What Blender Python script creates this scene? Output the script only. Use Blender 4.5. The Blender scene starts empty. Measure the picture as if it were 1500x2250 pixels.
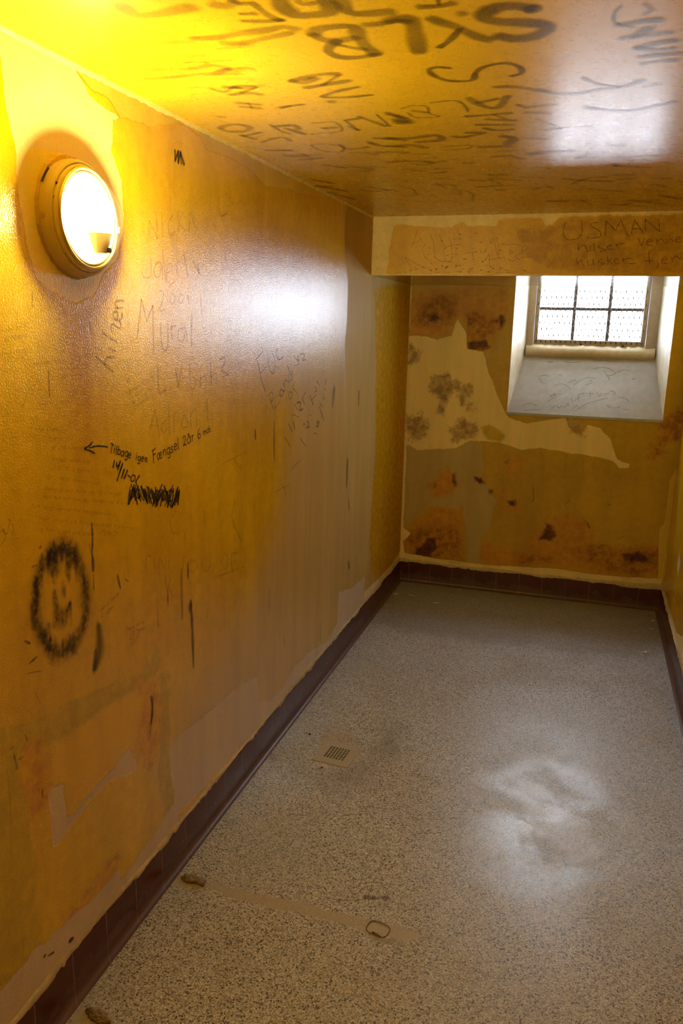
import bpy, bmesh, math, random
import numpy as np
from mathutils import Matrix, Vector

# ------------------------------------------------------------------ scene, camera, light
SC = bpy.context.scene
COL = SC.collection
F = 1717.65970
YAW = 0.29886
PITCH = 0.23625
ROLL = 0.02175
CAMX = 1.15842
CAMZ = 1.76000
LEN = 5.17909
WID = 1.72784
HGT = 2.31037
SOF = 2.01472
BEAMY = 4.20786
TILE = 0.14255
RECESS = 0.28            # depth of the window recess
FRONT = -0.75            # the wall behind the viewer
WX0, WX1, WZ0 = 0.672, 1.615, 1.230     # window opening in the back wall
IX0, IX1, IZ0 = 0.742, 1.545, 1.589     # its far end, at the window frame
ITOP = 2.13

cam_data = bpy.data.cameras.new('camera')
cam = bpy.data.objects.new('camera', cam_data)
COL.objects.link(cam)
cam_data.sensor_fit = 'VERTICAL'
cam_data.sensor_height = 36.0
cam_data.lens = F * 36.0 / 2250.0
cam_data.clip_start = 0.02
cy_, sy_ = math.cos(YAW), math.sin(YAW)
cp_, sp_ = math.cos(PITCH), math.sin(PITCH)
fwd = Vector((-sy_ * cp_, cy_ * cp_, -sp_))
rgt = Vector((cy_, sy_, 0))
upv = rgt.cross(fwd)
cr_, sr_ = math.cos(ROLL), math.sin(ROLL)
r2 = rgt * cr_ + upv * sr_
u2 = -rgt * sr_ + upv * cr_
cam.matrix_world = Matrix(((r2.x, u2.x, -fwd.x, CAMX), (r2.y, u2.y, -fwd.y, 0), (r2.z, u2.z, -fwd.z, CAMZ), (0, 0, 0, 1)))
SC.camera = cam

SKY_STRENGTH = 43.0
BULB_STRENGTH = 1140.0
BULB_COLOR = (1.0, 0.78, 0.28, 1)
SC.view_settings.view_transform = 'Standard'
SC.view_settings.look = 'None'
SC.view_settings.gamma = 1.0
SC.view_settings.use_curve_mapping = False
SC.view_settings.exposure = 0.0

world = bpy.data.worlds.new('overcast_sky')
SC.world = world
world.use_nodes = True
bg = world.node_tree.nodes['Background']
bg.inputs[0].default_value = (0.77, 0.865, 1.0, 1)
bg.inputs[1].default_value = SKY_STRENGTH

portal_data = bpy.data.lights.new('window_daylight', 'AREA')     # guides the sky light through the window opening
portal_data.shape = 'RECTANGLE'
portal_data.size, portal_data.size_y = 0.66, 0.46
portal = bpy.data.objects.new('window_daylight', portal_data)
COL.objects.link(portal)
portal.location = (1.132, LEN + RECESS + 0.05, 1.895)
portal.rotation_euler = (math.radians(-90), 0, 0)
portal_data.cycles.is_portal = True
SC.cycles.max_bounces = 10
SC.cycles.diffuse_bounces = 6
SC.cycles.glossy_bounces = 3
SC.cycles.transparent_max_bounces = 24

# ------------------------------------------------------------------ surface data (metres / millimetres on each surface)
POLYS = {"wl":{"cream":[[1425,2307,1562,2308,1655,2306,1710,2259,1763,2248,1834,2245,1805,2223,1794,2159,1834,2093,1835,2007,1808,1917,1740,1869,1688,1813,1614,1792,1527,1821,1483,1843,1461,1906,1444,2003,1448,2091,1425,2171,1426,2245,1400,2301],[1680,2214,1707,2225,1724,2212,1736,2188,1739,2156,1710,2162,1690,2178],[4254,215,4574,195,4749,191,4936,186,5092,200,5227,219,5275,107,4262,141]],
"pale":[[1640,2317,1918,2317,2264,2314,2664,2316,3333,2317,3277,2272,3114,2257,2918,2251,2785,2230,2711,2240,2664,2258,2448,2268,2351,2263,2305,2260,2262,2289,2153,2301,1979,2249,1834,2245,1784,2273,1729,2274,1663,2303]],
"grey":[[1972,189,1997,273,1976,352,1970,451,2053,455,2179,440,2318,432,2472,423,2678,383,2686,263,2782,217,2937,207,3105,238,3291,229,3570,181,3722,212,3750,381,3964,327,4244,315,4263,126,2639,145],[1403,647,1462,633,1454,607,1463,536,1488,525,1595,546,1670,549,1741,575,1767,541,1794,481,1746,487,1647,525,1542,517,1482,497,1425,483,1404,486],[1094,167,1175,258,1283,261,1317,272,1345,252,1402,250,1458,246,1536,226,1648,227,1680,221,1673,184,1866,211,1981,242,2021,156,1636,131,1269,135]],
"amber":[[1801,747,1899,710,1927,644,1937,548,1916,481,1867,431,1810,465,1787,552,1807,629,1842,699],[1323,807,1388,789,1416,707,1404,653,1384,591,1345,567,1326,629,1320,716],[1423,274,1519,267,1627,287,1675,267,1644,230,1516,234,1438,234]],
"brown":[[4278,1936,4555,1986,5219,2020,5137,1210,5233,184,4936,186,4665,198,4401,278,4341,530,4409,1012,4371,1490]],
"olive":[[1223,796,1312,813,1323,702,1332,489,1335,254,1283,261,1159,249],[1262,885,1393,840,1589,818,1827,764,1919,811,1942,758,1900,717,1643,739,1418,755,1311,802,1254,823],[1926,720,1986,709,1976,352,2003,219,1927,218,1892,401,1920,541]],
"bright":[[1434,746,1603,746,1874,714,1842,699,1801,603,1786,538,1741,577,1649,559,1486,537,1463,538,1458,635,1411,654]],
"dull":[[3708,2260,3721,2079,3783,1957,3781,1785,3753,1655,3800,1338,3938,836,4206,203,4946,118,5345,204,5580,2054,4297,2405,3798,2333]],
"worn":[[3104,1556,3029,1317,2880,962,2559,682,2185,572,1994,470,2008,199,2639,185,4254,215,5200,210,5028,1969,4331,2130,3780,2084,3628,1657]]},"bm":{"paint":[[84,2022,89,2096,104,2210,117,2262,151,2271,284,2257,415,2253,437,2264,471,2281,508,2257,641,2257,654,2287,777,2293,866,2288,891,2249,921,2261,953,2290,1102,2296,1311,2293,1784,2300,1822,2006,909,2020]],
"brown":[[736,2247,891,2245,921,2257,975,2282,1103,2292,1785,2296,1821,2018,1127,2029,907,2051,790,2116]]},"wb":{"cream":[[-85,1693,114,1692,191,1673,282,1701,317,1808,378,1724,390,1618,494,1601,544,1461,639,1260,684,1192,797,1160,1043,1209,1061,1160,1098,1116,1143,1110,1176,1173,1255,1157,1324,1089,1374,963,1452,942,1450,916,1393,911,1351,955,1180,978,889,1006,781,986,643,1025,446,1025,352,970,93,937,16,975,-57,971],[-127,1974,9,2010,3,1803,-2,1627,16,960,18,383,71,349,18,284,31,205,266,185,580,181,658,180,1002,204,1120,204,1294,193,1519,201,1717,213,1729,97,-24,112]],
"orange":[[6,1947,115,1993,292,2006,631,1997,647,1842,611,1758,546,1642,493,1612,396,1624,378,1730,317,1814,282,1707,190,1685,119,1601,47,1628,18,1803],[192,705,235,787,311,824,368,804,380,689,321,637,212,621],[677,913,726,940,785,927,796,861,734,820,688,847],[632,710,690,730,707,654,667,629],[676,580,747,642,794,609,739,548],[28,367,63,387,171,495,184,545,341,550,410,549,444,377,449,192,72,183,30,235],[816,304,975,539,1144,586,1262,536,1304,387,1693,429,1716,219,1519,201,1292,212,1119,211,643,172,547,226,576,342]],
"rust":[[89,1919,295,1950,330,1837,187,1748,50,1774],[371,1838,474,1868,564,1813,556,1714,461,1611,395,1632],[40,319,127,394,253,438,419,390,442,204,137,177,44,214],[788,275,905,307,1026,279,1015,224,823,209],[1122,343,1276,390,1696,405,1706,309,1629,214,1406,207,1288,261,1155,293],[1590,1205,1723,1296,1742,1130,1669,1083,1603,965,1549,969,1589,1092]],
"dark":[[385,1661,515,1676,530,1631,402,1615],[385,1810,408,1816,410,1776,390,1776],[123,1834,182,1840,215,1792,140,1788],[576,1841,613,1842,613,1758,585,1751],[337,795,365,804,370,710,345,708],[498,777,537,780,563,745,521,741],[593,707,616,712,616,678,597,679],[672,906,698,911,697,890,676,888],[726,634,762,641,764,607,735,604],[220,723,239,718,234,686,215,691],[103,210,149,265,194,328,243,324,262,260,217,193,121,182],[934,395,960,438,978,509,1014,497,1042,437,1011,387,972,396],[1463,349,1558,366,1629,343,1618,311,1485,315],[1692,262,1714,264,1719,219,1699,223]],
"olive":[[506,1119,565,1140,641,1106,673,1063,640,1031,556,1038]],
"mold":[[167,1425,277,1453,327,1373,286,1281,262,1175,221,1188,211,1278,162,1335],[342,1373,416,1382,435,1318,393,1257,346,1299],[393,1263,440,1274,443,1223,402,1221],[8,1161,92,1181,157,1123,145,1046,53,993,18,1069],[311,1102,398,1182,475,1141,494,1082,406,1040,316,1016],[10,1627,73,1600,60,1540,6,1509],[1043,1209,1119,1201,1164,1152,1144,1107,1092,1124]],
"plaster":[[16,972,93,937,352,970,446,1025,528,1018,539,749,643,633,604,536,530,497,532,370,463,330,447,553,246,567,153,526,24,383,3,896],[366,672,575,752,630,601,610,441,553,372,582,165,463,168,468,395]],
"pale":[[1697,216,1669,546,1693,578,1696,842,1754,1018,1854,144]]},"wr":{"pale":[[5930,903,5750,1242,5199,899,5132,563,5105,303,5130,174,5368,444]],
"cream":[[5210,130,5013,188,4564,194,4276,194,4035,262,3594,215,3332,125,3865,115]],
"amber":[[4874,228,4628,309,4318,308,4354,217,4583,187]],
"grey":[[4602,480,4579,567,4472,518,4511,427]]},"fl":{"cement":[[19,1957,100,1967,235,1953,387,1962,538,1962,695,1971,802,1965,820,1948,811,1927,781,1909,739,1910,667,1917,522,1920,404,1920,252,1916,167,1930,68,1903,38,1914],[43,1356,30,1402,61,1427,106,1432,141,1410,170,1345,85,1316]],
"lead":[[677,1911,765,1919,781,1906,745,1886,697,1885]],
"ochre":[[198,2861,176,3018,222,3043,353,2956,332,2889,225,2871]],
"light":[[1004,3050,1130,3132,1226,3036,1297,3026,1245,2966,1136,3005,1030,2967],[1018,2894,1107,2891,1149,2776,1251,2692,1332,2663,1346,2535,1272,2459,1195,2483,1113,2560,1059,2625,1071,2688,1019,2794],[1121,3228,1213,3162,1204,3140,1128,3171]],  # window reflection on the floor, painted as a paler, glossier patch
"dark":[[-47,5294,1803,5699,1795,4657,1504,4281,1067,4285,553,4270,178,4242,-24,4362],[42,2729,220,2683,330,2586,456,2663,511,2972,445,3157,437,2946,412,2750,300,2676,174,2702]]}}  # first outline paints the shade below the window; second curves round the drain
MARKS = [["marker_note","wl",5.07,0.98,0.3,0,[1715.4,1441.1,1674.6,1449.1,1638.4,1449.7]],
["marker_note","wl",5.46,0.98,0.3,0,[1652.8,1462.4,1637,1454.4,1618.1,1450.3,1637.8,1443,1659.7,1432.9]],
["marker_note","wl",7.15,0.98,0.3,0,[1742.8,1401.3,1735.2,1384.6]],
["marker_note","wl",7.34,0.98,0.3,0,[1752.8,1395,1752,1385.4,1764.6,1384.6]],
["marker_note","wl",7.04,0.98,0.3,0,[1769.8,1395.9,1755.4,1375.2]],
["marker_note","wl",7.1,0.98,0.3,0,[1779.9,1388.2,1751,1346.7]],
["marker_note","wl",7.09,0.98,0.3,0,[1787.2,1371,1770.4,1349.3]],
["marker_note","wl",6.95,0.98,0.3,0,[1802.2,1366,1783.1,1345.8]],
["marker_note","wl",4.7,0.98,0.3,0,[1801.1,1352.5,1813.9,1345.2]],
["marker_note","wl",4.82,0.98,0.3,0,[1827.6,1347.8,1815.8,1341.1,1819.6,1331.6,1833.3,1332.9,1838.5,1342.1,1827.6,1347.8]],
["marker_note","wl",6.57,0.98,0.3,0,[1859.2,1341,1842.2,1330,1839.6,1325.4]],
["marker_scribble","wl",5.1,0.96,0.3,0,[1811.7,1320.8,1797.1,1272,1826.5,1314.7,1802.3,1271.9,1831.5,1321.5,1803.7,1280.8,1849.5,1312.2]],
["marker_scribble","wl",4.85,0.96,0.3,0,[1816.7,1325.4,1835.4,1275.1,1830.2,1310,1843.7,1260.9,1829.8,1312.5,1854.7,1276.7,1850.2,1314.9]],
["marker_scribble","wl",3.97,0.96,0.3,0,[1847.3,1316.2,1860.7,1268,1846.1,1304.6,1877.6,1266.9,1867.6,1311.3,1892.5,1258.4,1864.4,1308.3]],
["marker_scribble","wl",4.77,0.96,0.3,0,[1863.7,1309.9,1896.2,1252.6,1878.1,1300.4,1896.4,1258.1,1884.4,1299.2,1908.5,1252.3,1893.5,1304.6]],
["marker_scribble","wl",4.58,0.96,0.3,0,[1900.1,1301.5,1917.8,1248.1,1903,1300.5,1935.2,1246,1917.5,1293.1,1948.4,1250.9,1921.2,1288.9]],
["marker_scribble","wl",5.88,0.96,0.3,0,[1942.9,1292.2,1923.1,1241.3,1949.8,1283.8,1937.9,1235.5,1959.6,1278.1,1939.1,1247.8,1979.5,1274.2]],
["marker_scribble","wl",5.99,0.96,0.3,0,[1970,1280.1,1945.1,1237.9,1981.6,1275.8,1964.2,1232.2,1993.4,1278.8,1977.8,1244.5,2008.9,1267.5]],
["marker_scribble","wl",4.72,0.96,0.3,0,[1973.7,1281.2,2011.2,1226.9,1988.4,1287.5,2024.9,1234.1,2000,1271,2023,1217,2019,1270.6]],
["marker_scribble","wl",6.35,0.96,0.3,0,[2027,1272.3,2004.1,1219,2041.8,1268.7,2029.3,1212.4,2065,1263.7,2033.1,1214.5,2069,1265.8]],
["marker_scribble","wl",6.48,0.96,0.3,0,[2071.2,1268.5,2045.8,1216.3,2070.6,1253.5,2059.1,1222,2079.4,1259.1,2065.5,1212.1,2079.1,1253.9]],
["marker_scribble","wl",4.25,0.9,0.3,0,[1830.7,1296,1825.8,1288.5,1816,1288.5,1808.8,1295.8,1809.6,1305,1817.7,1309.1,1827.2,1305.1,1830.7,1295.8]],
["marker_scribble","wl",4.37,0.9,0.3,0,[1864.9,1288.1,1858.9,1279.1,1846.8,1279.1,1838,1288,1838.9,1299,1848.9,1304,1860.5,1299.1,1864.9,1287.9]],
["marker_scribble","wl",4.51,0.9,0.3,0,[1892.3,1281.5,1888.5,1275.9,1880.9,1275.9,1875.2,1281.5,1875.8,1288.4,1882.1,1291.5,1889.5,1288.4,1892.3,1281.4]],
["marker_scribble","wl",4.64,0.9,0.3,0,[1928.9,1273.1,1923.8,1265.6,1913.5,1265.6,1905.9,1273.1,1906.6,1282.3,1915.1,1286.4,1925,1282.2,1928.9,1272.9]],
["marker_scribble","wl",4.77,0.9,0.3,0,[1966.4,1264.4,1960.1,1255.1,1947.2,1255.2,1937.6,1264.5,1938.5,1275.9,1949.1,1280.9,1961.6,1275.7,1966.4,1264.1]],
["marker_scribble","wl",4.91,0.9,0.3,0,[2003.7,1255.7,1996.7,1245.6,1982.4,1245.8,1971.7,1255.9,1972.7,1268.4,1984.4,1273.8,1998.3,1268.1,2003.7,1255.4]],
["marker_scribble","wl",5.06,0.9,0.3,0,[2042.8,1246.6,2034.8,1235.3,2018.5,1235.5,2006.3,1247,2007.3,1261,2020.7,1267.1,2036.6,1260.6,2042.8,1246.3]],
["marker_scribble","wl",4.96,0.96,0.3,0,[1843.9,1322.1,1823.7,1296.7,1813.6,1282.2]],
["marker_scribble","wl",5.21,0.96,0.3,0,[1978.8,1294.2,1935.4,1254.3]],
["marker_scribble","wl",5.63,0.96,0.3,0,[2041.7,1279.6,1990.2,1226.3]],
["marker_scribble","wl",5.73,0.96,0.3,0,[2073.5,1253.8,2032.4,1214.4]],
["pencil_names","wl",5.8,0.32,0.4,0,[1947.8,1966.3,1958.2,2017]],
["pencil_names","wl",5.5,0.32,0.4,0,[1958.2,2017,1995.4,1975.8]],
["pencil_names","wl",6.27,0.32,0.4,0,[1995.4,1975.8,1994.8,2038.9]],
["pencil_names","wl",6.45,0.32,0.4,0,[2021.6,2044.7,2025.1,1983.6]],
["pencil_names","wl",6.54,0.32,0.4,0,[2084.2,2048.1,2059.9,2023.4,2058.5,2001.6,2073.2,1991,2094.6,2005.5]],
["pencil_names","wl",6.93,0.32,0.4,0,[2113.6,2064,2115.7,2007.9]],
["pencil_names","wl",5.47,0.32,0.4,0,[2145.5,2063.3,2122.3,2030.8,2151,2014.3]],
["pencil_names","wl",7.07,0.32,0.4,0,[2178.5,2014.8,2186.8,2068.8,2215.9,2029.2]],
["pencil_names","wl",3.28,0.32,0.4,0,[2182.5,2038,2208.1,2043.6]],
["pencil_names","wl",7.5,0.32,0.4,0,[2227.5,2030.5,2227.2,2024]],
["pencil_names","wl",4.29,0.34,0.4,0,[1956,1918.1,1958.3,1882.9,1943.4,1870.1,1918.1,1869.8,1909.9,1882.1]],
["pencil_names","wl",5.88,0.34,0.4,0,[2013.2,1913,1988.8,1911.1,1973,1889.8,1981.6,1874.8,2001.2,1878.4,2015.4,1908.3,2017.8,1868.4]],
["pencil_names","wl",6.53,0.34,0.4,0,[2020.4,1949.6,2034.9,1863.2]],
["pencil_names","wl",3.32,0.34,0.4,0,[2041.5,1888.2,2067.7,1899.8,2068.6,1914.7,2045.3,1908,2040.8,1875.9,2060.1,1858.4,2086.7,1868.5]],
["pencil_names","wl",6.86,0.34,0.4,0,[2098.6,1891.8,2100.2,1919.5,2116.5,1925.8]],
["pencil_names","wl",7.08,0.34,0.4,0,[2139.8,1957.9,2163.7,1889.6]],
["pencil_names","wl",6.09,0.34,0.4,0,[2199.8,1933.5,2244.6,1893.2]],
["pencil_names","wl",7.68,0.34,0.4,0,[2233.1,1900.4,2228.5,1929.1]],
["pencil_names","wl",5.89,0.32,0.4,0,[1998.5,1837,2018.3,1837.9,2014.3,1813.1,1995.2,1785.5,2025.3,1788.7]],
["pencil_names","wl",4.71,0.32,0.4,0,[2063.8,1833.6,2054.9,1814.5,2067.3,1804.8,2086.7,1821.8,2069,1833.8]],
["pencil_names","wl",4.07,0.32,0.4,0,[2114.2,1835.6,2105,1816.1,2120.8,1808.9,2138.3,1827.6,2116.9,1835.7]],
["pencil_names","wl",6.73,0.32,0.4,0,[2160.7,1831,2165.1,1807.6]],
["pencil_names","wl",7.22,0.32,0.4,0,[2242.2,1840.9,2245.5,1780.1]],
["pencil_names","wl",6.89,0.36,0.4,0,[1872.6,1708.8,1889.9,1762,1902.6,1811.8]],
["pencil_names","wl",7.06,0.36,0.4,0,[1902.6,1811.8,1926.1,1755.3]],
["pencil_names","wl",6.2,0.36,0.4,0,[1926.1,1755.3,1959.6,1796.8]],
["pencil_names","wl",7.68,0.36,0.4,0,[1959.6,1796.8,1955.9,1670.9]],
["pencil_names","wl",7.35,0.36,0.4,0,[1997.9,1751,1999.7,1701.1,2013.1,1675.6,2034.3,1687.9,2038.1,1748.8]],
["pencil_names","wl",8.36,0.36,0.4,0,[2061.5,1706.7,2058.2,1738.7,2084.8,1743.9]],
["pencil_names","wl",4.37,0.36,0.4,0,[2139.1,1738.8,2100.3,1732.3,2098.8,1706.3,2126,1702,2144.7,1738.8,2148.1,1696.4]],
["pencil_names","wl",9.2,0.36,0.4,0,[2180.7,1778.9,2176.1,1685.1]],
["pencil_names","wl",6.82,0.34,0.4,0,[1975.6,1636.5,1974.9,1588.5,1980.4,1557.4,2016.5,1565.1]],
["pencil_names","wl",4.17,0.34,0.4,0,[2037.5,1568.9,2045.2,1565.7]],
["pencil_names","wl",7.35,0.34,0.4,0,[2075.3,1624.4,2088.3,1568]],
["pencil_names","wl",7.31,0.34,0.4,0,[2088.3,1568,2116.6,1630.6]],
["pencil_names","wl",3.82,0.34,0.4,0,[2114.6,1593.2,2148.5,1594]],
["pencil_names","wl",5.47,0.34,0.4,0,[2161.8,1631.4,2169.6,1555.6,2199.9,1571.6,2183.1,1592]],
["pencil_names","wl",8.53,0.34,0.4,0,[2231.1,1593.6,2229.5,1558.5]],
["pencil_names","wl",4.2,0.34,0.4,0,[2230.6,1583.8,2261.6,1587.7,2266.5,1555.9]],
["pencil_names","wl",8.96,0.34,0.4,0,[2301.4,1632.9,2304.9,1559.2]],
["pencil_names","wl",4.93,0.34,0.4,0,[2305.9,1585.2,2338.9,1595,2344.4,1562.5]],
["pencil_names","wl",9.27,0.34,0.4,0,[2367.1,1637.7,2408.1,1642.2,2400.5,1621.7,2379.5,1604.8,2427.3,1587.5]],
["pencil_names","wl",4.31,0.34,0.4,0,[2378.7,1581.1,2434.3,1584.1]],
["pencil_names","wl",5.96,0.3,0.4,0,[1914.1,1447.6,1952.7,1513.7]],
["pencil_names","wl",6.17,0.3,0.4,0,[1952.7,1513.7,1972.4,1433.8]],
["pencil_names","wl",3.33,0.3,0.4,0,[1925.5,1471.8,1969.5,1466.8]],
["pencil_names","wl",6.07,0.3,0.4,0,[2016.3,1478.6,1984.6,1465,1993.3,1441.6,2014.5,1449.6]],
["pencil_names","wl",6.81,0.3,0.4,0,[2029.5,1522.2,2029.3,1433.1]],
["pencil_names","wl",7.02,0.3,0.4,0,[2056.3,1436.5,2059.3,1487.4,2086.9,1494.1]],
["pencil_names","wl",6.22,0.3,0.4,0,[2101,1447.6,2119.8,1481.3,2140.9,1447.1,2106.5,1444.2]],
["pencil_names","wl",7.6,0.3,0.4,0,[2157.9,1438.1,2160.3,1486.9]],
["pencil_names","wl",5.72,0.3,0.4,0,[2159.6,1473,2190.2,1493.9,2199.7,1440.4]],
["pencil_names","wl",8.21,0.3,0.4,0,[2271.3,1519.6,2274.7,1446.5]],
["crayon_greeting","wl",6.12,0.45,0.4,0,[1684.5,1669.5,1711.8,1653.1,1755.4,1628.6]],
["crayon_greeting","wl",8.06,0.45,0.4,0,[1721.2,1649.4,1730.4,1664.7,1766.6,1664.7]],
["crayon_greeting","wl",5.46,0.45,0.4,0,[1740.3,1688,1771.8,1679.3]],
["crayon_greeting","wl",5.9,0.45,0.4,0,[1716.2,1727.1,1746.4,1713.6,1778,1704.2]],
["crayon_greeting","wl",6.23,0.45,0.4,0,[1759.6,1728.1,1754.6,1740.4,1767.3,1747.1,1780.9,1740.4,1795.1,1737.1,1800,1746.2,1794.4,1754.1]],
["crayon_greeting","wl",8.4,0.45,0.4,0,[1784.6,1760.7,1788,1776.5,1771.7,1776.2,1766.7,1765,1782.2,1756.2,1803.2,1761,1808.5,1774.7]],
["crayon_greeting","wl",5.04,0.45,0.4,0,[1776.5,1785.2,1813.8,1788.4]],
["crayon_greeting","wl",6.61,0.45,0.4,0,[1788.8,1786.6,1777.4,1796.4,1786.1,1803.3,1817.3,1806.6]],
["gang_message","wl",4.08,0.66,0.35,0,[2661.3,1626.3,2729.3,1655.4]],
["gang_message","wl",6.58,0.66,0.35,0,[2679.4,1620.9,2694.5,1587.7,2712.9,1552.7,2750.8,1505.6]],
["gang_message","wl",4.43,0.66,0.35,0,[2710,1576,2757.7,1598.3]],
["gang_message","wl",4.09,0.66,0.35,0,[2777.1,1622.2,2796.7,1582.8,2823.4,1568.9,2843.7,1575.5,2846.9,1618.4,2823.3,1643]],
["gang_message","wl",6.21,0.66,0.35,0,[2870.7,1660.7,2857,1643.3,2877.8,1621.1,2905.7,1621.4,2937.6,1630.7]],
["gang_message","wl",3.94,0.66,0.35,0,[2780.1,1487.1,2803.3,1499.2,2823.5,1490.1,2813.4,1460.2]],
["gang_message","wl",3.18,0.66,0.35,0,[2813.4,1460.2,2857.7,1479.7,2896.2,1479.3,2899.9,1458,2844.1,1434.2]],
["gang_message","wl",6.21,0.66,0.35,0,[2796.7,1474.4,2830.4,1431.6]],
["gang_message","wl",8.25,0.66,0.35,0,[2942.7,1491.6,2906.6,1502.1,2899.7,1484.2,2917.6,1475,2946.2,1496.6]],
["gang_message","wl",6.86,0.66,0.35,0,[2935.1,1523.8,2949.8,1504.3]],
["gang_message","wl",5.95,0.66,0.35,0,[2938.8,1518.3,2964.1,1535.2,2997.6,1519.8]],
["gang_message","wl",5.63,0.66,0.35,0,[3000.8,1557,2989.9,1536.3,3001.3,1527.6,3031.3,1544.7,2978,1591.3]],
["gang_message","wl",5.73,0.66,0.35,0,[3030.9,1566.2,3046.4,1554.6]],
["gang_message","wl",3.9,0.66,0.35,0,[3053.4,1589.4,3092.3,1590.5,3116,1595,3045,1630]],
["gang_message","wl",8.55,0.66,0.35,0,[3099.4,1625.6,3091.9,1612.3,3115.7,1608.7]],
["gang_message","wl",7.62,0.66,0.35,0,[3123.1,1633.1,3180,1631.4,3156,1607.3,3188.9,1608.9]],
["gang_message","wl",5.38,0.66,0.35,0,[3024.7,1482.8,2998.2,1484.8,2994.7,1468.9,3013.7,1455.1,3032.6,1471.3,3024.7,1482.8]],
["gang_message","wl",4.46,0.66,0.35,0,[3054.9,1512,3032,1501.3,3095,1472,3099.9,1432.7]],
["gang_message","wl",5.47,0.66,0.35,0,[2988.7,1358,3043.1,1315.6]],
["gang_message","wl",8.61,0.66,0.35,0,[3054,1359,3066.5,1324]],
["gang_message","wl",3.5,0.66,0.35,0,[3034,1391.6,3113.4,1372.3]],
["gang_message","wl",5.79,0.66,0.35,0,[3064.3,1430.2,3096.5,1405]],
["gang_message","wl",9.23,0.66,0.35,0,[3087.9,1433.7,3136.3,1429.5,3120.8,1399.8,3161.7,1401.6]],
["gang_message","wl",6.62,0.66,0.35,0,[3152.3,1445.1,3193.1,1470.3]],
["gang_message","wl",5.98,0.66,0.35,0,[3152.3,1445.1,3190.5,1416.2]],
["gang_message","wl",7.53,0.66,0.35,0,[3253.5,1451.3,3294.8,1406.8]],
["gang_message","wl",5.22,0.66,0.35,0,[3271.8,1429.4,3333.6,1448]],
["gang_message","wl",5.78,0.66,0.35,0,[3314.1,1484.9,3341.9,1468.2,3315,1461.3]],
["gang_message","wl",5.63,0.66,0.35,0,[3335.6,1510,3377.8,1486.5]],
["gang_message","wl",5.28,0.66,0.35,0,[2952,1307.7,3016.9,1257.4]],
["gang_message","wl",5.12,0.66,0.35,0,[3131.9,1278.8,3200.2,1236]],
["gang_message","wl",4.83,0.66,0.35,0,[3163.7,1329.7,3188.7,1335.5,3197.9,1311.2]],
["gang_message","wl",6.98,0.66,0.35,0,[3214,1344.4,3240.3,1329.7,3214.9,1315,3249.6,1313.9]],
["gang_message","wl",3.63,0.66,0.35,0,[3247.7,1367.1,3274.3,1361.5]],
["gang_message","wl",7.87,0.66,0.35,0,[3382.1,1389.9,3447.1,1322]],
["gang_message","wl",5.5,0.66,0.35,0,[3390.8,1404.3,3424.8,1386]],
["gang_message","wl",3.79,0.66,0.35,0,[3427.7,1425.5,3456.8,1420,3436.2,1446.2]],
["gang_message","wl",5.14,0.66,0.35,0,[3444.6,1469.9,3469.4,1459]],
["gang_message","wl",11.35,0.66,0.35,0,[3471.7,1507.8,3463.2,1483.9]],
["gang_message","wl",4.38,0.66,0.35,0,[3304.3,1274.4,3331.4,1277.1,3350.3,1265.6]],
["gang_message","wl",10.79,0.66,0.35,0,[3348,1320.7,3375.7,1323.7,3367.1,1306.3,3339.4,1306.5]],
["faint_letters","wl",5.47,0.3,0.4,0,[2053.6,1198.4,2019.1,1173.8,2028,1139.1,2055,1126.6]],
["faint_letters","wl",6.92,0.3,0.4,0,[2236.9,1160.8,2240.7,1098.5]],
["faint_letters","wl",6.42,0.3,0.4,0,[2101.7,1088.4,2103.2,1117.4]],
["faint_letters","wl",5.49,0.3,0.4,0,[1873,1067.3,1880.4,1103.2,1904.5,1093.6]],
["faint_letters","wl",5.36,0.3,0.4,0,[1919.2,1086.8,1922,1052.7]],
["faint_letters","wl",4.21,0.3,0.4,0,[1942.2,1046.6,1949.4,1078.2,1978.4,1035.9,1985.9,1070.7]],
["faint_letters","wl",6.13,0.3,0.4,0,[1999.4,1026.7,2007.1,1064.7]],
["faint_letters","wl",6.59,0.3,0.4,0,[2096.3,1042.4,2088.2,1000.1]],
["faint_letters","wl",3.92,0.3,0.4,0,[2142.8,1017.2,2117.9,1003.3,2152.8,971.6,2178.6,991.6,2142.8,1017.2]],
["faint_letters","wl",4.53,0.3,0.4,0,[2236.4,998.3,2209.9,982.5,2240.9,948,2274.9,966.6,2236.4,998.3]],
["faint_letters","wl",4.77,0.3,0.4,0,[2379.9,974.3,2364.4,940.6,2392.5,912.3,2408.3,948,2379.9,974.3]],
["faint_letters","wl",8.03,0.3,0.4,0,[2444.1,886.7,2438.2,949.6,2491.9,945]],
["faint_letters","wl",4.01,0.3,0.4,0,[2437.5,922.7,2475.7,918.6]],
["faint_letters","wl",5.56,0.3,0.4,0,[1977,1014.8,1988.1,931.7]],
["faint_letters","wl",6.21,0.3,0.4,0,[2011.3,997,1996.1,972.7,2021.5,935.1]],
["faint_letters","wl",8.46,0.3,0.4,0,[2469.8,1142.7,2449.3,1080.9,2524.2,977.7]],
["faint_letters","wl",3.67,0.35,0.4,0,[1307.8,1286.4,1326.1,1301.7,1319.7,1318.4,1311.1,1315.5]],
["faint_letters","wl",3.36,0.35,0.4,0,[1315.5,1329.4,1329.7,1308.9,1344.2,1337.6]],
["faint_letters","wl",3.53,0.35,0.4,0,[1338.7,1338.9,1353.1,1315.2,1345.7,1300.8]],
["faint_letters","wl",3.99,0.35,0.4,0,[2375.9,1288.8,2570.4,1303.8]],
["faint_letters","wl",4.91,0.35,0.4,0,[2462.5,1294,2522.1,1248.5]],
["faint_letters","wl",5.76,0.35,0.4,0,[2522.5,1264.9,2530.1,1257.1]],
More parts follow.
